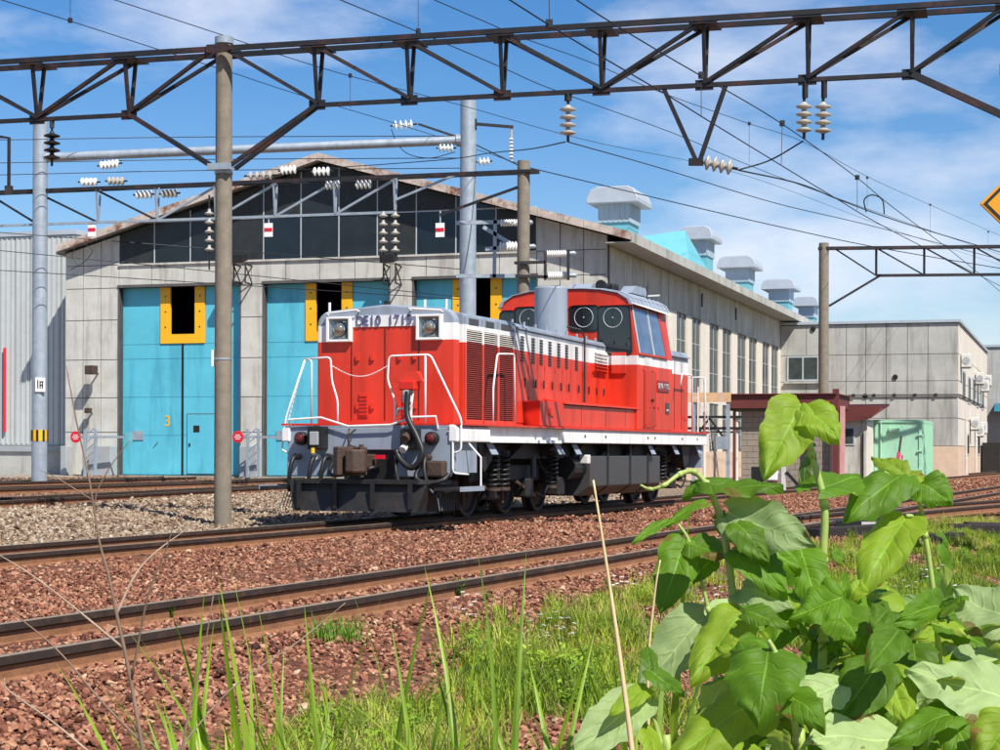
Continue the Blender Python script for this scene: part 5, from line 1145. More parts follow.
# wires
def wire(label, pts, r=.0085, sag=0, D=None, drops=()):
    P = []
    for p in pts:
        if len(p) == 3: P.append(Vector(atY(*p)))
        else:
            n_ = np.array([-CT, ST, 0]); P.append(Vector(onplane(p[0], p[1], n_, n_*D)))
    c = P[0]; q = bez([p-c for p in P], 10)
    o = MB().tube(q, r, 5).build('overhead_wire', M_wire, loc=c); tag(o, label, 'wire', 'overhead wires')
    for a, b in drops:
        if D is not None:
            n_ = np.array([-CT, ST, 0]); A, B = Vector(onplane(*a, n_, n_*D))-c, Vector(onplane(*b, n_, n_*D))-c
        else: continue
        MB().tube([A, B], r*.7, 4).build('dropper', M_wire, o); MB().box(A.x-.035, A.x+.035, A.y-.035, A.y+.035, A.z-.03, A.z+.05).build('clip', M_wire, o)
    return o
W = wire
W('overhead wire from the top edge near centre sloping to the right of the big gantry', [(575, -1), (607, 20), (670, 58), (701, 76), (782, 124), (857, 178), (891, 206), (956, 255), (1010, 300)], D=6.3, drops=(((701, 76), (701, 116)), ((782, 124), (781, 165)), ((857, 178), (857, 210))))
W('overhead wire from the top edge directly above the single hanging insulator', [(508, -1), (549, 25), (595, 53), (670, 97), (720, 128), (830, 195), (896, 233), (1010, 291)], D=6.3, drops=(((549, 25), (549, -1)),))
W('overhead wire from the top edge passing left of the hanging single insulator', [(338, -1), (418, 32), (503, 68), (554, 90), (670, 132), (741, 162), (803, 186), (905, 222), (1010, 258)], D=11.8, drops=(((418, 32), (418, -1)), ((749, 124), (749, 162)), ((867, 178), (867, 206))))
W('overhead wire crossing the sky just right of the single insulator', [(432, -1), (490, 24), (520, 37), (592, 63), (660, 92), (747, 123), (803, 142), (870, 178), (930, 205), (1010, 240)], D=11.8, drops=(((930, 205), (930, 236)), ((988, 232), (988, 250))))
W('overhead wire from the top left corner down behind the concrete pole', [(-5, -2), (70, 21), (163, 51), (230, 72), (300, 95), (420, 131), (520, 164)], D=19, drops=(((70, 21), (70, -1)),))
W('thin overhead wire from the top edge at left to the concrete pole head', [(112, -1), (216, 33), (290, 58), (350, 76), (460, 105), (590, 141), (750, 177), (900, 232), (1010, 268)], D=17, drops=(((350, 76), (350, 108)),))
W('overhead wire from the small concrete pole across the sky to the right gantry', [(530, 168, 43), (660, 199, 46), (776, 226, 49), (880, 248, 52), (1010, 270, 55)], r=.013)
W('thin overhead wire sagging between the single insulator and the right gantry', [(568, 142, 27.3), (660, 168, 36), (775, 203, 42), (872, 226, 48), (1010, 262, 55)], r=.010)
W('short wire from the V bracket insulator up to the twin insulators', [(738, 170, 26), (770, 160, 26), (803, 141, 26)], r=.012)
W('wire running right from the V bracket insulator', [(738, 170, 26), (800, 184, 29), (845, 202, 33), (910, 225, 40), (1010, 255, 50)], r=.012)
W('wire from the single insulator down left to the tall pole bracket', [(565, 142, 27.5), (530, 149, 34), (490, 153, 42), (440, 160, 46), (300, 170, 48)], r=.012)
W('wire from the tall steel pole across to the small concrete pole', [(476, 145, 46), (503, 158, 44.5), (524, 168, 43)], r=.016)
for k, (ya, yb, lb) in enumerate(((140, 136, 'topmost faint wire running level behind the pipe beam'), (163, 158, 'faint level wire just under the pipe beam'), (175, 168, 'faint level wire just above the thin gantry'), (250, 298, 'wire sloping across the shed wall above the first blue door'), (232, 270, 'wire sloping across the gable cladding'), (270, 300, 'lowest wire sloping across the shed wall corner'))):
    W(lb, [(-5, ya, 45), (200, (ya+yb)/2-1 if k < 3 else ya+(yb-ya)*.42, 47), (470, yb, 46)], r=.011)
W('small loop of wire hanging left of the near concrete pole', [(70, 270, 50), (84, 262, 50), (92, 250, 50), (80, 244, 50), (72, 255, 50), (78, 266, 50)], r=.01)
W('small loop jumper on the wires at right', [(866, 212, 30), (864, 200, 30), (872, 195, 30), (882, 200, 30), (884, 214, 30)], r=.012)
W('jumper wire drooping below the pipe beam left of the tall pole', [(391, 129, 46), (397, 143, 46), (408, 154, 46), (430, 158, 46), (455, 152, 46)], r=.011)
# amber warning sign at the right edge
sg = atY(1004, 204, 22.); sn = thing('warning_sign', 'amber diamond warning sign with black border cut off by the right edge', 'sign', (sg[0], sg[1], float(gz(sg[0], sg[1]))), -.1)
zc = sg[2]-float(gz(sg[0], sg[1])); hd = 24.5/FPX*22
def dia(h, y0, y1): return MB().prism([(-h, zc), (0, zc-h), (h, zc), (0, zc+h)], 'y', y0, y1)
pb_ = dia(hd, -.03, 0).build('plate', M_sign, sn, bevel=.025); dia(hd*.86, -.034, -.0305).build('black_border', M_black, pb_); dia(hd*.68, -.038, -.0345).build('amber_face', M_sign, pb_)
MB().tube([(0, .04, -.2), (0, .04, zc+.3)], .035, 10).build('sign_post', M_galv, sn)

# ================================================================== YARD CLUTTER
def ground_at(px, py, z=-.2):
    p = atZ(px, py, z)
    for _ in range(6): p = atZ(px, py, float(gz(p[0], p[1])))
    return p
for k, (z, dx, dy, lb, rot) in enumerate(((0, 0, 0, 'lower front sleeper of the dark timber pile at the right edge', .05), (0, .15, .3, 'lower rear sleeper of the dark timber pile at the right edge', -.02), (.15, -.12, .05, 'upper front sleeper of the dark timber pile at the right edge', .13), (.155, .25, .34, 'upper rear sleeper of the dark timber pile at the right edge', .06))):
    p = ground_at(1012, 541); tag(MB().box(-.95, 1.4, -.12, .11, -.03, .115).build('timber_sleeper', M_timber, bevel=.018, loc=(p[0]+dx, p[1]+dy, p[2]+z), rot=(0, .01*k, rot)), lb, 'sleeper', 'piled sleepers')
for k, (px0, px1, py, lb) in enumerate(((928, 957, 544, 'short dark sleeper lying alone left of the timber pile'), (812, 884, 538, 'long black sleeper lying behind the tall knotweed stem'))):
    a, b = ground_at(px0, py), ground_at(px1, py-1); L = np.linalg.norm(b-a); tag(MB().box(0, L, -.12, .12, -.02, .13).build('timber_sleeper', M_timber, bevel=.015, loc=tuple(a), rot=(0, 0, math.atan2(b[1]-a[1], b[0]-a[0]))), lb, 'sleeper')
p = ground_at(858, 530); pm = thing('point_machine', 'black and grey point machine half hidden behind the knotweed', 'machine', tuple(p), -.2)
MB().box(-.5, .35, -.15, .15, 0, .16).build('case', M_black, pm, bevel=.02); MB().box(.05, .32, -.16, -.151, .03, .13).build('cover', M_ac, pm)
for k in range(3): MB().bar((-.9, .2+.1*k, .05), (.8, .25+.1*k, .06), .05, .05).build('rod', M_timber, pm)
p0, p1 = ground_at(889, 527), None; Yk = p0[1]; q1 = atY(901, 436, Yk)
sk = thing('marker_stake', 'white leaning marker stake with pink ribbon before the green container', 'stake', tuple(p0)); d = Vector(q1-p0)
MB().bar((0, 0, -.1), d*.80, .035, .035).build('shaft', M_signw, sk); MB().bar(d*.80, d, .03, .03).build('bare_tip', M_brown, sk); MB().bar(d*.75, d*.82, .05, .05).build('ribbon', M_pink, sk); MB().poly([d*.8+Vector((.03, -.03, 0)), d*.8+Vector((.06, -.04, -.03)), d*.77+Vector((.06, -.03, -.05)), d*.74+Vector((.04, -.03, -.06))], [(0,1,2,3)]).build('ribbon_tail', M_pink, sk)

# ================================================================== PLANTS
def leaf_mat(name, top, under, trans=.35):
    m = bpy.data.materials.new(name); nt, b = nodes_of(m); L = nt.links
    ge = nt.nodes.new('ShaderNodeNewGeometry'); uv = nt.nodes.new('ShaderNodeUVMap'); sx = nt.nodes.new('ShaderNodeSeparateXYZ'); L.new(uv.outputs[0], sx.inputs[0])
    def mth(op, a, c=0., d=None):
        n = nt.nodes.new('ShaderNodeMath'); n.operation = op
        for i, v in enumerate((a, c, d)):
            if v is None: continue
            if isinstance(v, (int, float)): n.inputs[i].default_value = v
            else: L.new(v, n.inputs[i])
        return n.outputs[0]
    au = mth('ABSOLUTE', mth('SUBTRACT', sx.outputs['X'], .5)); vv = mth('SUBTRACT', sx.outputs['Y'], mth('MULTIPLY', au, .62))
    nw = nt.nodes.new('ShaderNodeTexNoise'); nw.inputs['Scale'].default_value = 9; nw.inputs['Detail'].default_value = 3; L.new(ge.outputs['Position'], nw.inputs['Vector'])
    s = mth('ABSOLUTE', mth('SINE', mth('MULTIPLY_ADD', nw.outputs['Fac'], 9., mth('MULTIPLY', vv, 17.))))          # side veins
    vein = mth('MAXIMUM', mth('LESS_THAN', au, .014), mth('MULTIPLY', mth('LESS_THAN', s, .10), .35))
    nz = nt.nodes.new('ShaderNodeTexNoise'); nz.inputs['Scale'].default_value = 26; nz.inputs['Detail'].default_value = 5; L.new(ge.outputs['Position'], nz.inputs['Vector'])
    oi = nt.nodes.new('ShaderNodeObjectInfo')
    mr = nt.nodes.new('ShaderNodeMapRange'); mr.inputs[3].default_value = .45; mr.inputs[4].default_value = 1.45; L.new(mth('ADD', mth('MULTIPLY', nz.outputs['Fac'], .5), mth('MULTIPLY', oi.outputs['Random'], .5)), mr.inputs[0])
    def mix(f, a, c):
        X = nt.nodes.new('ShaderNodeMix'); X.data_type = 'RGBA'; L.new(f, X.inputs[0])
        for i, v in ((6, a), (7, c)):
            if isinstance(v, tuple): X.inputs[i].default_value = (*v, 1)
            else: L.new(v, X.inputs[i])
        return X.outputs[2]
    yel = mix(mth('MULTIPLY', mth('GREATER_THAN', oi.outputs['Random'], .72), .45), top, (.30, .36, .03))
    col = mix(vein, mix(ge.outputs['Backfacing'], yel, under), mix(ge.outputs['Backfacing'], tuple(min(1, c*1.7+.03) for c in top), tuple(min(1, c*1.35) for c in under)))
    nb_ = nt.nodes.new('ShaderNodeTexNoise'); nb_.inputs['Scale'].default_value = 17; nb_.inputs['Detail'].default_value = 4; L.new(ge.outputs['Position'], nb_.inputs['Vector'])
    edge = mth('MULTIPLY', mth('GREATER_THAN', mth('ADD', nb_.outputs['Fac'], mth('MULTIPLY', au, .28)), .76), .75)
    col = mix(edge, col, (.20, .11, .03))
    vm = nt.nodes.new('ShaderNodeVectorMath'); vm.operation = 'SCALE'; L.new(col, vm.inputs[0]); L.new(mr.outputs[0], vm.inputs['Scale'])
    L.new(vm.outputs[0], b.inputs['Base Color']); b.inputs['Roughness'].default_value = .55; b.inputs['Specular IOR Level'].default_value = .3
    bu = nt.nodes.new('ShaderNodeBump'); bu.inputs['Strength'].default_value = .5; bu.inputs['Distance'].default_value = .005; L.new(mth('ADD', mth('MINIMUM', s, .45), mth('MULTIPLY', nz.outputs['Fac'], .9)), bu.inputs['Height']); L.new(bu.outputs[0], b.inputs['Normal'])
    tr = nt.nodes.new('ShaderNodeBsdfTranslucent'); v2 = nt.nodes.new('ShaderNodeVectorMath'); v2.operation = 'MULTIPLY'; L.new(vm.outputs[0], v2.inputs[0]); v2.inputs[1].default_value = (1.5, 1.45, .5); L.new(v2.outputs[0], tr.inputs[0])
    ms = nt.nodes.new('ShaderNodeMixShader'); ms.inputs[0].default_value = trans; L.new(b.outputs[0], ms.inputs[1]); L.new(tr.outputs[0], ms.inputs[2]); L.new(ms.outputs[0], nt.nodes['Material Output'].inputs[0])
    return m
M_leaf = leaf_mat('knotweed_leaf', (.11, .23, .010), (.36, .48, .195), .4)
PRO = [(-.02, .36), (.03, .70), (.10, .91), (.20, 1.0), (.32, 1.0), (.45, .95), (.57, .85), (.68, .71), (.78, .54), (.87, .34), (.93, .17), (1.0, .0)]
def leaf_mesh(L, W, fold, curl, seed):
    r = random.Random(seed); nc = 14; PR = [(s_, float(np.interp(s_, [p[0] for p in PRO], [p[1] for p in PRO]))) for s_ in np.linspace(-.02, 1, 24)]; v = []; uv = []; a1, a2, a3 = r.uniform(0, 6), r.uniform(0, 6), r.uniform(0, 6)
    for s, w in PR:
        for j in range(nc+1):
            c = j/nc*2-1; ww = w*W/2*(1+.05*math.sin(s*19+a1+3*(c > 0))+.03*math.sin(s*41+a2+2*(c > 0)))
            y = s*L-.11*L*c*c*max(0, 1-s*4.5)
            z = fold*abs(c)*ww*(1+.5*c*math.sin(a1))+curl*L*(s**2)+.05*L*math.sin(s*5+a2)*math.sin(a3)+.06*W*c*math.sin(s*4+a1)-.0*abs(c)+.05*W*math.sin(s*13+a2+c*2)*abs(c)**1.5+.011*W*math.sin((s-abs(c)*.3)*30+a3)*min(1, abs(c)*3)+.045*W*math.sin(s*8+c*4+a1)*math.sin(c*3+a2)+.02*W*math.sin(s*27+a3)*c*c-.18*W*abs(c)**2.5*(1 if fold >= 0 else -.3)
            v.append((c*ww, y, z)); uv.append((j/nc, s))
    f = []
    for i in range(len(PR)-1):
        for j in range(nc): a = i*(nc+1)+j; f.append((a, a+1, a+nc+2, a+nc+1))
    me = bpy.data.meshes.new('leaf'); me.from_pydata(v, [], f); me.update()
    ul = me.uv_layers.new(name='UVMap'); li = np.zeros(len(me.loops), np.int32); me.loops.foreach_get('vertex_index', li); ul.data.foreach_set('uv', np.array(uv, np.float32)[li].ravel())
    me.materials.append(M_leaf); me.polygons.foreach_set('use_smooth', [True]*len(me.polygons)); return me
LS = [0]
def leaf(par, base, tip, wpx, Y0, Y1, f, u, fold=.25, curl=-.12, petiole=None):
    B, T = Vector(atY(*base, Y0)), Vector(atY(*tip, Y1)); ax_ = (T-B); L = ax_.length; ax_.normalize(); vd = (B-Vector(CAM)).normalized()
    n0 = -(vd-ax_*vd.dot(ax_)); n0.normalize(); nu = Vector((0, 0, 1))-ax_*ax_.z
    nu = nu.normalized() if nu.length > .05 else n0
    n = (n0*f+nu*u); n = n-ax_*n.dot(ax_); n.normalize(); x = ax_.cross(n).normalized()
    M = Matrix((x, ax_, n)).transposed().to_4x4(); LS[0] += 1
    W = wpx/FPX*(Y0+Y1)/2
    W = min(W*1.12, L*1.12); fold = fold+LS[0]*7 % 5*.05 if fold > 0 else fold
    o = link('leaf', leaf_mesh(L, W, fold, curl, LS[0]), None, par); M.translation = B-Vector(par.location); o.matrix_local = M
    if petiole: q = Vector(atY(*petiole)); MB().tube(bez([q-Vector(par.location), (q+B)/2-Vector(par.location)+Vector((0, 0, .012)), B-Vector(par.location)], 4), [.0045]*9, 6).build('petiole', M_stem, par, smooth=True)
    return o
def plant(label, stem, radii):
    """stem = list of (px, py, Y) from the ground up"""
    P = [Vector(atY(*p)) for p in stem]; g = float(gz(P[0].x, P[0].y)); base = Vector((P[0].x, P[0].y, g-.03))
    t = thing('knotweed_plant', label, 'plant', base, 0, 'knotweed clump'); pts = bez([base]+P, 6); n = len(pts); r = [radii[0]+(radii[1]-radii[0])*i/(n-1) for i in range(n)]
    MB().tube([p-base for p in pts], r, 8).build('stem', M_stem, t, smooth=True)
    for i in range(6, n-2, 6): MB().lathe([(r[i]*1.0, -.008), (r[i]*1.35, 0), (r[i]*1.0, .008)], pts[i]-base, pts[i+1]-pts[i], 8).build('node_ring', M_stem, t, smooth=True)
    return t
Y = 3.5
kA = plant('tallest knotweed stem with two big drooping leaves at its top', [(820, 760, Y), (823, 640, Y), (823, 560, Y), (824, 505, Y), (812, 455, Y), (803, 410, Y)], (.0105, .006))
kB = plant('knotweed stem with a curled tip in front of the loco tail', [(738, 770, 3.4), (736, 690, 3.4), (733, 600, 3.4), (722, 525, 3.4), (708, 488, 3.4), (694, 472, 3.4), (680, 474, 3.38), (664, 485, 3.36), (650, 489, 3.36), (640, 485, 3.36)], (.010, .0022))
kC = plant('slim knotweed stem at right below the green container', [(950, 780, 3.7), (941, 680, 3.7), (934, 600, 3.7), (925, 535, 3.7), (916, 492, 3.7), (900, 482, 3.7), (884, 472, 3.7)], (.008, .003))
kD = plant('low leafy knotweed with large pale leaves at the lower right corner', [(905, 800, 3.2), (903, 735, 3.2), (890, 690, 3.2), (882, 664, 3.2)], (.009, .004))
kE = plant('low knotweed with broad leaves at the lower centre beside the dry stalk', [(668, 790, 3.2), (662, 750, 3.2), (648, 700, 3.2), (640, 685, 3.2)], (.008, .003))
kF = plant('middle knotweed stem between the tall stem and the slim right one', [(851, 790, 3.6), (852, 700, 3.6), (851, 640, 3.6), (847, 588, 3.6)], (.008, .004))
kG = plant('leaning reddish knotweed stem left of the tall stem', [(801, 790, 3.1), (797, 740, 3.1), (787, 690, 3.1), (776, 655, 3.1), (768, 640, 3.1)], (.009, .004))
kH = plant('thin knotweed shoot with small leaves at the left of the clump', [(728, 790, 3.6), (716, 680, 3.6), (708, 610, 3.6), (690, 545, 3.6), (678, 524, 3.6)], (.006, .003))
lf = leaf
lf(kA, (800, 407), (765, 464), 48, 3.5, 3.4, .75, .55, .35, -.22); lf(kA, (804, 408), (838, 432), 40, 3.5, 3.42, .6, .75, .2, -.18)
lf(kA, (818, 487), (868, 462), 48, 3.5, 3.7, .55, .75, .25, -.2, (824, 506, 3.5)); lf(kA, (812, 455), (788, 478), 26, 3.52, 3.7, .5, .6, .2, -.2)
lf(kA, (800, 552), (818, 596), 40, 3.5, 3.4, .7, .6, .2, -.2, (824, 560, 3.5)); lf(kA, (842, 560), (832, 548), 14, 3.5, 3.5, .7, .5)
lf(kA, (800, 600), (770, 640), 46, 3.5, 3.4, .4, .8, .2, -.25, (824, 620, 3.5)); lf(kA, (838, 600), (868, 640), 40, 3.5, 3.35, .5, .7, .2, -.2, (824, 615, 3.5))
lf(kB, (704, 484), (783, 483), 40, 3.4, 3.35, .32, .95, .15, -.05, (711, 492, 3.4)); lf(kB, (704, 482), (680, 494), 20, 3.4, 3.4, .6, .6, .2, -.2)
lf(kB, (730, 514), (815, 544), 50, 3.38, 3.3, -.95, -.35, -.15, .06, (726, 528, 3.4)); lf(kB, (738, 528), (803, 562), 54, 3.42, 3.36, .55, .6, .2, -.15); lf(kB, (737, 524), (768, 556), 32, 3.36, 3.3, .8, .5, .2, -.2)
lf(kB, (738, 550), (785, 580), 44, 3.4, 3.3, .6, .7, .2, -.2, (730, 560, 3.4)); lf(kB, (742, 588), (788, 602), 36, 3.4, 3.3, -.8, -.6, -.1, .1); lf(kB, (728, 515), (722, 540), 26, 3.42, 3.42, .8, .4)
lf(kB, (741, 617), (690, 670), 50, 3.35, 3.25, .6, .7, .2, -.2, (733, 620, 3.4)); lf(kB, (704, 620), (636, 686), 50, 3.45, 3.35, -.8, -.5, -.2, .08, (733, 610, 3.4)); lf(kB, (746, 612), (790, 622), 26, 3.3, 3.25, .4, .9)
lf(kC, (902, 478), (850, 500), 46, 3.7, 3.6, .55, .7, .2, -.25); lf(kC, (903, 474), (872, 452), 22, 3.7, 3.75, .5, .7); lf(kC, (921, 484), (951, 500), 42, 3.7, 3.65, .75, .5, .2, -.1, (918, 498, 3.7)); lf(kC, (912, 480), (905, 466), 26, 3.7, 3.8, .6, .6)
lf(kC, (906, 516), (861, 586), 50, 3.68, 3.55, .7, .55, .25, -.12, (922, 530, 3.7)); lf(kC, (905, 520), (925, 545), 24, 3.72, 3.75, .5, .6); lf(kC, (940, 545), (962, 590), 34, 3.75, 3.85, .5, .6)
lf(kC, (949, 612), (884, 618), 34, 3.6, 3.55, .35, .95, .2, -.05, (935, 612, 3.7)); lf(kC, (945, 618), (1002, 655), 44, 3.7, 3.6, .5, .8)
lf(kD, (1012, 622), (952, 588), 60, 3.2, 3.25, -.85, -.5, -.1, .06); lf(kD, (1014, 702), (905, 667), 66, 3.1, 3.15, -.75, -.6, -.12, .05); lf(kD, (884, 664), (836, 708), 52, 3.2, 3.1, .6, .7, .2, -.2); lf(kD, (888, 670), (905, 712), 40, 3.2, 3.1, .6, .6, .2, -.2)
lf(kD, (897, 736), (806, 738), 66, 3.1, 3.05, -.7, -.6, -.12, .05); lf(kD, (956, 716), (892, 730), 44, 3.1, 3.05, .45, .85); lf(kD, (948, 720), (985, 765), 40, 3.1, 3.0, .5, .7); lf(kD, (1010, 720), (975, 765), 50, 3.0, 2.95, .6, .6)
lf(kE, (640, 700), (570, 755), 46, 3.2, 3.1, -.85, -.45, -.2, .05, (648, 705, 3.2)); lf(kE, (642, 722), (662, 768), 34, 3.2, 3.1, -.5, .7); lf(kE, (650, 672), (684, 690), 24, 3.2, 3.15, .6, .7); lf(kE, (757, 702), (664, 752), 66, 3.15, 3.05, .5, .8, .2, -.15); lf(kE, (645, 690), (612, 706), 20, 3.2, 3.1, .5, .7); lf(kE, (650, 668), (646, 640), 16, 3.2, 3.25, .7, .5)
lf(kF, (846, 586), (788, 592), 42, 3.6, 3.5, .45, .85, .2, -.2); lf(kF, (848, 590), (838, 645), 38, 3.6, 3.5, .6, .6, .2, -.15); lf(kF, (853, 630), (870, 612), 20, 3.6, 3.7, .6, .6); lf(kF, (848, 592), (884, 606), 32, 3.62, 3.7, .5, .8); lf(kF, (866, 628), (905, 660), 40, 3.6, 3.5, .5, .8)
lf(kG, (768, 648), (758, 716), 70, 3.1, 3.0, .75, .55, .2, -.15); lf(kG, (838, 684), (786, 712), 42, 3.15, 3.1, -.7, -.6, -.1, .08); lf(kG, (785, 690), (822, 720), 40, 3.1, 3.0, .5, .7)
lf(kH, (684, 540), (660, 610), 38, 3.6, 3.5, .65, .55, .2, -.1); lf(kH, (689, 543), (735, 554), 36, 3.6, 3.55, .5, .8); lf(kH, (704, 502), (664, 520), 22, 3.62, 3.6, .4, .85); lf(kH, (668, 520), (632, 538), 14, 3.6, 3.55, .5, .8); lf(kH, (712, 560), (690, 580), 20, 3.6, 3.6, .6, .6)
for i in range(95):
    r5 = random.Random(100+i); px = r5.uniform(720, 1010); py = r5.uniform(590, 780); Y_ = r5.uniform(3.1, 3.9); a = r5.uniform(0, 6.28); l = r5.uniform(26, 52)
    par = min([kA, kC, kD, kF, kG], key=lambda t: abs(proj(np.array(t.location)+np.array([0, 0, .9]))[0]-px))
    leaf(par, (px, py), (px+math.cos(a)*l, py+math.sin(a)*l*.6), r5.uniform(20, 38), Y_, Y_+r5.uniform(-.14, .14), *r5.choice([(.35, .9), (.7, .6), (.1, 1.), (.3, .4)]), r5.uniform(.05, .45), r5.uniform(-.35, .02))
rl = random.Random(5); kk = [kA, kB, kC, kD, kF, kG]
for i in range(95):
    px = rl.uniform(690, 1020); py = rl.uniform(585, 790)+max(0, (770-px))*.6; Y_ = rl.uniform(3.35, 4.5); a = rl.uniform(0, 6.28); l = rl.uniform(36, 74)
    par = min(kk, key=lambda t: abs(proj(np.array(t.location)+np.array([0, 0, .9]))[0]-px)+rl.uniform(0, 30))
    leaf(par, (px, py), (px+math.cos(a)*l, py+abs(math.sin(a))*l*.6), rl.uniform(30, 52), Y_, Y_+rl.uniform(-.14, .14), *rl.choice([(.35, .9), (.55, .8), (.7, .6), (.1, 1.), (-.6, -.7)]), rl.uniform(.05, .35), rl.uniform(-.3, .02))
# dry stalk and bare shrub
M_twig2 = mat('pale_twig', (.34, .25, .18), .8, var=.3, vscale=15)
def stalk(pts, r0, r1, n=7): q = bez([Vector(atY(*p)) for p in pts], 6); m_ = len(q); return q, [r0+(r1-r0)*i/(m_-1) for i in range(m_)]
q, r = stalk([(633, 760, 3.0), (620, 660, 3.0), (607, 570, 3.0), (593, 480, 3.0)], .0048, .0018); b0 = Vector((q[0].x, q[0].y, float(gz(q[0].x, q[0].y))-.02))
tag(MB().tube([Vector((0, 0, 0))]+[p-b0 for p in q], [.005]+r, 7).build('dry_stalk', M_straw, smooth=True, loc=b0), 'single tall straw-coloured dry stalk in the foreground right of centre', 'stalk')
q, r = stalk([(648, 720, 3.3), (648, 660, 3.3), (655, 590, 3.3), (660, 560, 3.3)], .003, .0014); b0 = Vector((q[0].x, q[0].y, float(gz(q[0].x, q[0].y))-.02))
tag(MB().tube([Vector((0, 0, 0))]+[p-b0 for p in q], [.003]+r, 6).build('dry_stalk', M_straw, smooth=True, loc=b0), 'short thin dry stalk just left of the knotweed leaves', 'stalk')
sb0 = Vector(atY(146, 780, 3.0)); sb0.z = float(gz(sb0.x, sb0.y))-.02
shr = thing('bare_shrub', 'leafless dry brown shrub in the left foreground', 'shrub', sb0)
for k, (pts, r0, r1, m) in enumerate((
    ([(146, 780, 3.0), (142, 748, 3.0), (129, 673, 3.0), (117, 617, 3.0), (108, 574, 3.0), (99, 541, 3.0), (89, 480, 3.0), (76, 420, 3.0), (66, 366, 3.0)], .0062, .0012, M_twig),
    ([(131, 680, 3.0), (148, 595, 2.97), (164, 555, 2.96), (177, 514, 2.95)], .0034, .001, M_twig), ([(116.5, 614, 3.0), (135, 575, 3.03), (158, 550, 3.05), (200, 520, 3.08)], .0036, .001, M_twig2),
    ([(123, 648, 3.0), (72, 606, 3.0), (30, 574, 3.0), (-6, 552, 3.0)], .0032, .0012, M_twig2), ([(141, 742, 3.0), (100, 700, 3.0), (54, 647, 3.0), (-4, 600, 3.0)], .0036, .0014, M_twig),
    ([(89, 752, 2.95), (50, 720, 2.95), (8, 690, 2.95), (4, 678, 2.95)], .003, .0012, M_twig2), ([(180, 760, 2.95), (190, 705, 2.95), (202, 660, 2.95), (213, 596, 2.95)], .0036, .0012, M_twig),
    ([(98, 540, 3.0), (95, 500, 3.0), (108, 470, 3.0), (130, 440, 3.0)], .0026, .0009, M_twig), ([(92, 500, 3.0), (60, 480, 3.0), (40, 470, 3.0)], .002, .0008, M_twig), ([(170, 760, 3.1), (230, 690, 3.1), (300, 640, 3.1), (345, 603, 3.1)], .0026, .0008, M_twig2))):
    q, r = stalk(pts, r0*.72, r1*.72)
    MB().tube([p-sb0 for p in q], r, 6).build('twig', m, shr, smooth=True)
    if k in (5, 6, 9): MB().tube([Vector((0, 0, 0)), q[0]-sb0], [.004, r[0]], 6).build('twig', m, shr, smooth=True)

# ------------------------------------------------------------------ grass and weeds
def blade(mb, p, h, w, lean, az, n=5, fold=.3):
    d = Vector((math.cos(az), math.sin(az), 0)); s = Vector((-math.sin(az), math.cos(az), 0)); p = Vector(p); k = len(mb.v)
    for i in range(n+1):
        t = i/n; c = p+d*(lean*h*t*t)+Vector((0, 0, h*(t-.35*abs(lean)*t*t))); ww = w*(1-t**2.2)*(.55+.45*min(1, t*4))
        mb.v += [tuple(c-s*ww/2+d*fold*ww*.4), tuple(c), tuple(c+s*ww/2+d*fold*ww*.4)]
    for i in range(n):
        a = k+i*3; mb.f += [(a, a+1, a+4, a+3), (a+1, a+2, a+5, a+4)]
def tuft(seed, n, h, w, spread, lean):
    r = random.Random(seed); mb = MB()
    for _ in range(n): a = r.uniform(0, 6.28); q = r.random()**.5*spread; blade(mb, (q*math.cos(a), q*math.sin(a), 0), h*r.uniform(.5, 1.1), w*r.uniform(.7, 1.2), lean*r.uniform(.2, 1.2), r.uniform(0, 6.28), 4)
    return mb.mesh('tuft')
def weed(seed, n, h, lw):
    r = random.Random(seed); mb = MB()
    for _ in range(n):
        a = r.uniform(0, 6.28); tip = Vector((math.cos(a)*h*.45*r.random(), math.sin(a)*h*.45*r.random(), h*r.uniform(.4, 1))); mb.tube([(0, 0, 0), tip], [.0025, .001], 3, False)
        for k in range(7):
            q = tip*(.3+.7*k/6); b = r.uniform(0, 6.28); l = lw*r.uniform(.7, 1.4); d = Vector((math.cos(b), math.sin(b), r.uniform(-.1, .6))).normalized(); s = d.cross(Vector((0, 0, 1))).normalized()*l*.28
            mb.poly([q, q+d*l*.45+s, q+d*l, q+d*l*.45-s], [(0, 1, 2, 3)])
    return mb.mesh('weed')
def flower(seed):
    r = random.Random(seed); mb = MB()
    for _ in range(9):
        c = Vector((r.gauss(0, .05), r.gauss(0, .05), r.uniform(.1, .26)))
        for k in range(5): a = 2*math.pi*k/5; mb.poly([c, c+Vector((math.cos(a-.4)*.012, math.sin(a-.4)*.012, .004)), c+Vector((math.cos(a)*.02, math.sin(a)*.02, .002)), c+Vector((math.cos(a+.4)*.012, math.sin(a+.4)*.012, .004))], [(0, 1, 2, 3)])
    return mb.mesh('flower')
def smooth_noise(x, y, f, s):
    r_ = np.random.default_rng(s); v = 0
    for k in range(6): a = r_.uniform(0, 6.28); v = v+np.sin((x*np.cos(a)+y*np.sin(a))*f*r_.uniform(.6, 1.6)+r_.uniform(0, 6.28))
    return v/6*1.6
GT = [(.08, .15, .012), (.19, .29, .02), (.30, .40, .03), (.42, .46, .06), (.46, .38, .16)]
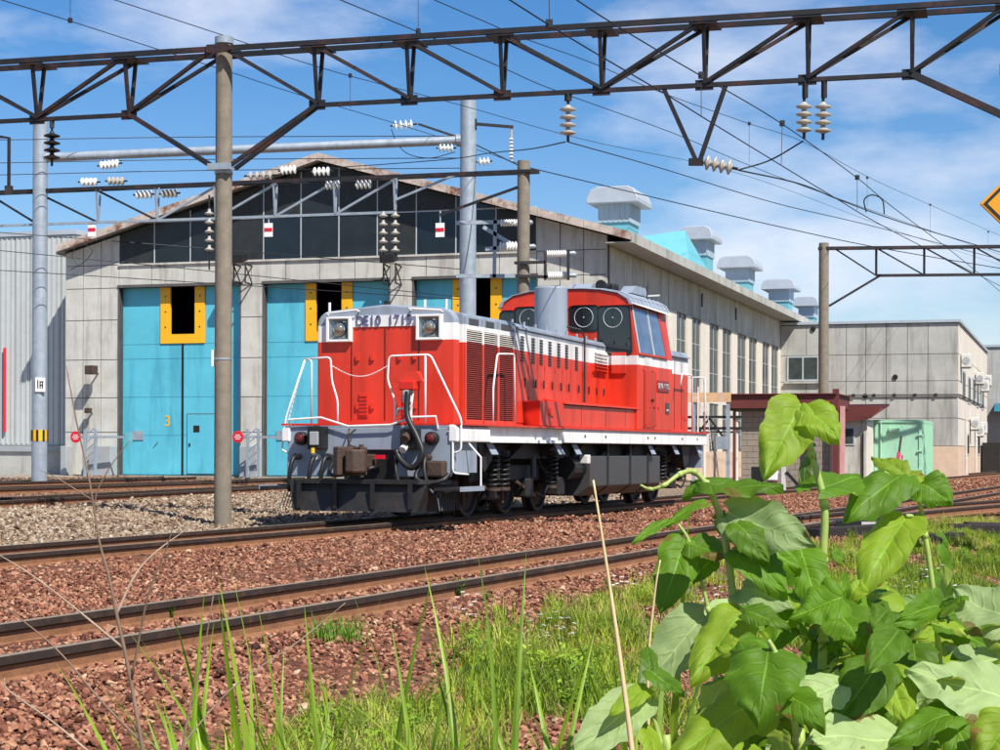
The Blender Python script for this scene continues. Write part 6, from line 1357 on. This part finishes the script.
def grass_points(n, ylo, yhi, dmax, bias):
    y = ylo+(yhi-ylo)*rng.random(n)**1.25; w = .31*y+.4; x = rng.uniform(-1, 1, n)*w; D = -CT*x+ST*y; t = ST*x+CT*y
    px, py = proj(np.stack([x, y, gz(x, y)], -1))
    edge = np.interp(px, [0, 200, 300, 420, 520, 640, 800, 1000], [3.3, 3.9, 4.3, 4.7, 4.9, 5.0, 5.0, 5.0])
    dens_ = np.clip((edge-D)/.9, 0, 1)*(.45+.55*np.clip((px-250)/350, 0, 1))
    ok = (rng.random(n) < np.clip(dens_*(smooth_noise(x, y, 3.3, 3)*1.1+bias-.12+.22*np.clip((px-520)/250, 0, 1)), 0, 1)) & (px > -80) & (px < 1080) & (py < 860) & (D > -14)
    return np.stack([x, y, gz(x, y)], -1)[ok]
def put(name, shapes, P, smin, smax, stops, trans=.3, up_=.15):
    n = len(P); s = rng.uniform(smin, smax, n); cloud(name, shapes, P, np.stack([rng.normal(0, up_, n), rng.normal(0, up_, n), rng.uniform(0, 6.28, n)], -1), np.stack([s, s, s*rng.uniform(.75, 1.25, n)], -1), rng.integers(0, len(shapes), n), np.clip(rng.normal(.5, .22, n)+.25*smooth_noise(P[:, 0], P[:, 1], 1.6, 8), 0, 1), tint_mat(name+'_blades', stops, .55, trans, 3, .3)); return n
g1 = put('grass', [tuft(i, 26, .15, .006, .07, .6) for i in range(6)], grass_points(60000, 5.5, 34, 5.3, .42), .4, 1.5, GT)
g2_ = put('leafy_weeds', [weed(i, 11, .17, .035) for i in range(6)], grass_points(15000, 5.5, 30, 5.3, .12), .4, 1.2, [(.10, .20, .015), (.19, .32, .025), (.28, .41, .035), (.38, .46, .06)])
g4 = put('dry_litter', [tuft(60+i, 14, .11, .004, .09, 1.4) for i in range(4)], grass_points(16000, 5.5, 26, 5.3, .25), .5, 1.4, [(.22, .15, .08), (.34, .25, .13), (.45, .36, .2)], .15, .5)
fp = np.array([ground_at(a+random.gauss(0, 22), b+random.gauss(0, 9)) for a, b in [(690, 606), (675, 612), (700, 600), (720, 615), (540, 650), (930, 590), (950, 612), (915, 600), (470, 610), (505, 590)] for _ in range(3)]); fp = fp[(-CT*fp[:, 0]+ST*fp[:, 1]) < 4.9]
put('white_wildflowers', [flower(i) for i in range(3)], fp, .8, 1.3, [(.75, .75, .72), (.8, .8, .78)], .2)
# small separate tufts growing in the ballast
for k, (px, py, s, lb) in enumerate(((333, 640, 1.15, 'bright green dense grass tuft alone in the ballast below the near rail'), (458, 598, .7, 'small leafy weed beside the near rail, left of centre'), (486, 603, .5, 'tiny leafy weed beside the near rail, near centre'), (170, 620, .5, 'tiny weed sprouting between the two near rails at left'))):
    p = ground_at(px, py); me = tuft(90+k, 150, .17, .006, .16, .7) if k == 0 else weed(70+k, 14, .26, .05); o = link('grass_tuft' if k == 0 else 'weed_sprig', me, tint_mat('tuft_green_%d' % k, [(.14, .30, .025)]*2, .5, .35, 8), loc=tuple(p)); o.scale = (s, s, s); tag(o, lb, 'weed')
# tall broad grass in the foreground
P = []
TIPY = []
for _ in range(210):
    px = random.choice([random.uniform(200, 420), random.uniform(380, 680), random.uniform(380, 680), random.uniform(160, 320)]); Yg = random.uniform(3.7, 5.2); q = atY(px, 760, Yg); P.append((q[0], q[1], float(gz(q[0], q[1])))); TIPY.append(random.triangular(630, 760, 735)+(35 if px < 200 else 0))
P = np.array(P); n = len(P)
sh = []
for k in range(8):
    mb = MB(); r_ = random.Random(k+40)
    for j in range(2): blade(mb, (r_.gauss(0, .02), r_.gauss(0, .02), 0), r_.uniform(.6, 1.0), r_.uniform(.02, .034), r_.uniform(.2, 1.0), r_.uniform(0, 6.28), 9)
    sh.append(mb.mesh('tall_blade'))
s = np.array([(atY(500, ty, p[1])[2]-p[2])/.78 for ty, p in zip(TIPY, P)])
cloud('tall_grass', sh, P, np.stack([rng.normal(0, .08, n), rng.normal(0, .08, n), rng.uniform(0, 6.28, n)], -1), np.stack([np.ones(n)*1.15, np.ones(n)*1.15, s*1.1], -1), rng.integers(0, 8, n), np.clip(rng.normal(.55, .2, n), 0, 1), tint_mat('tall_grass_blades', [(.13, .23, .015), (.22, .36, .02), (.33, .45, .04)], .45, .45, 6, .4))
print('grass', g1, g2_)
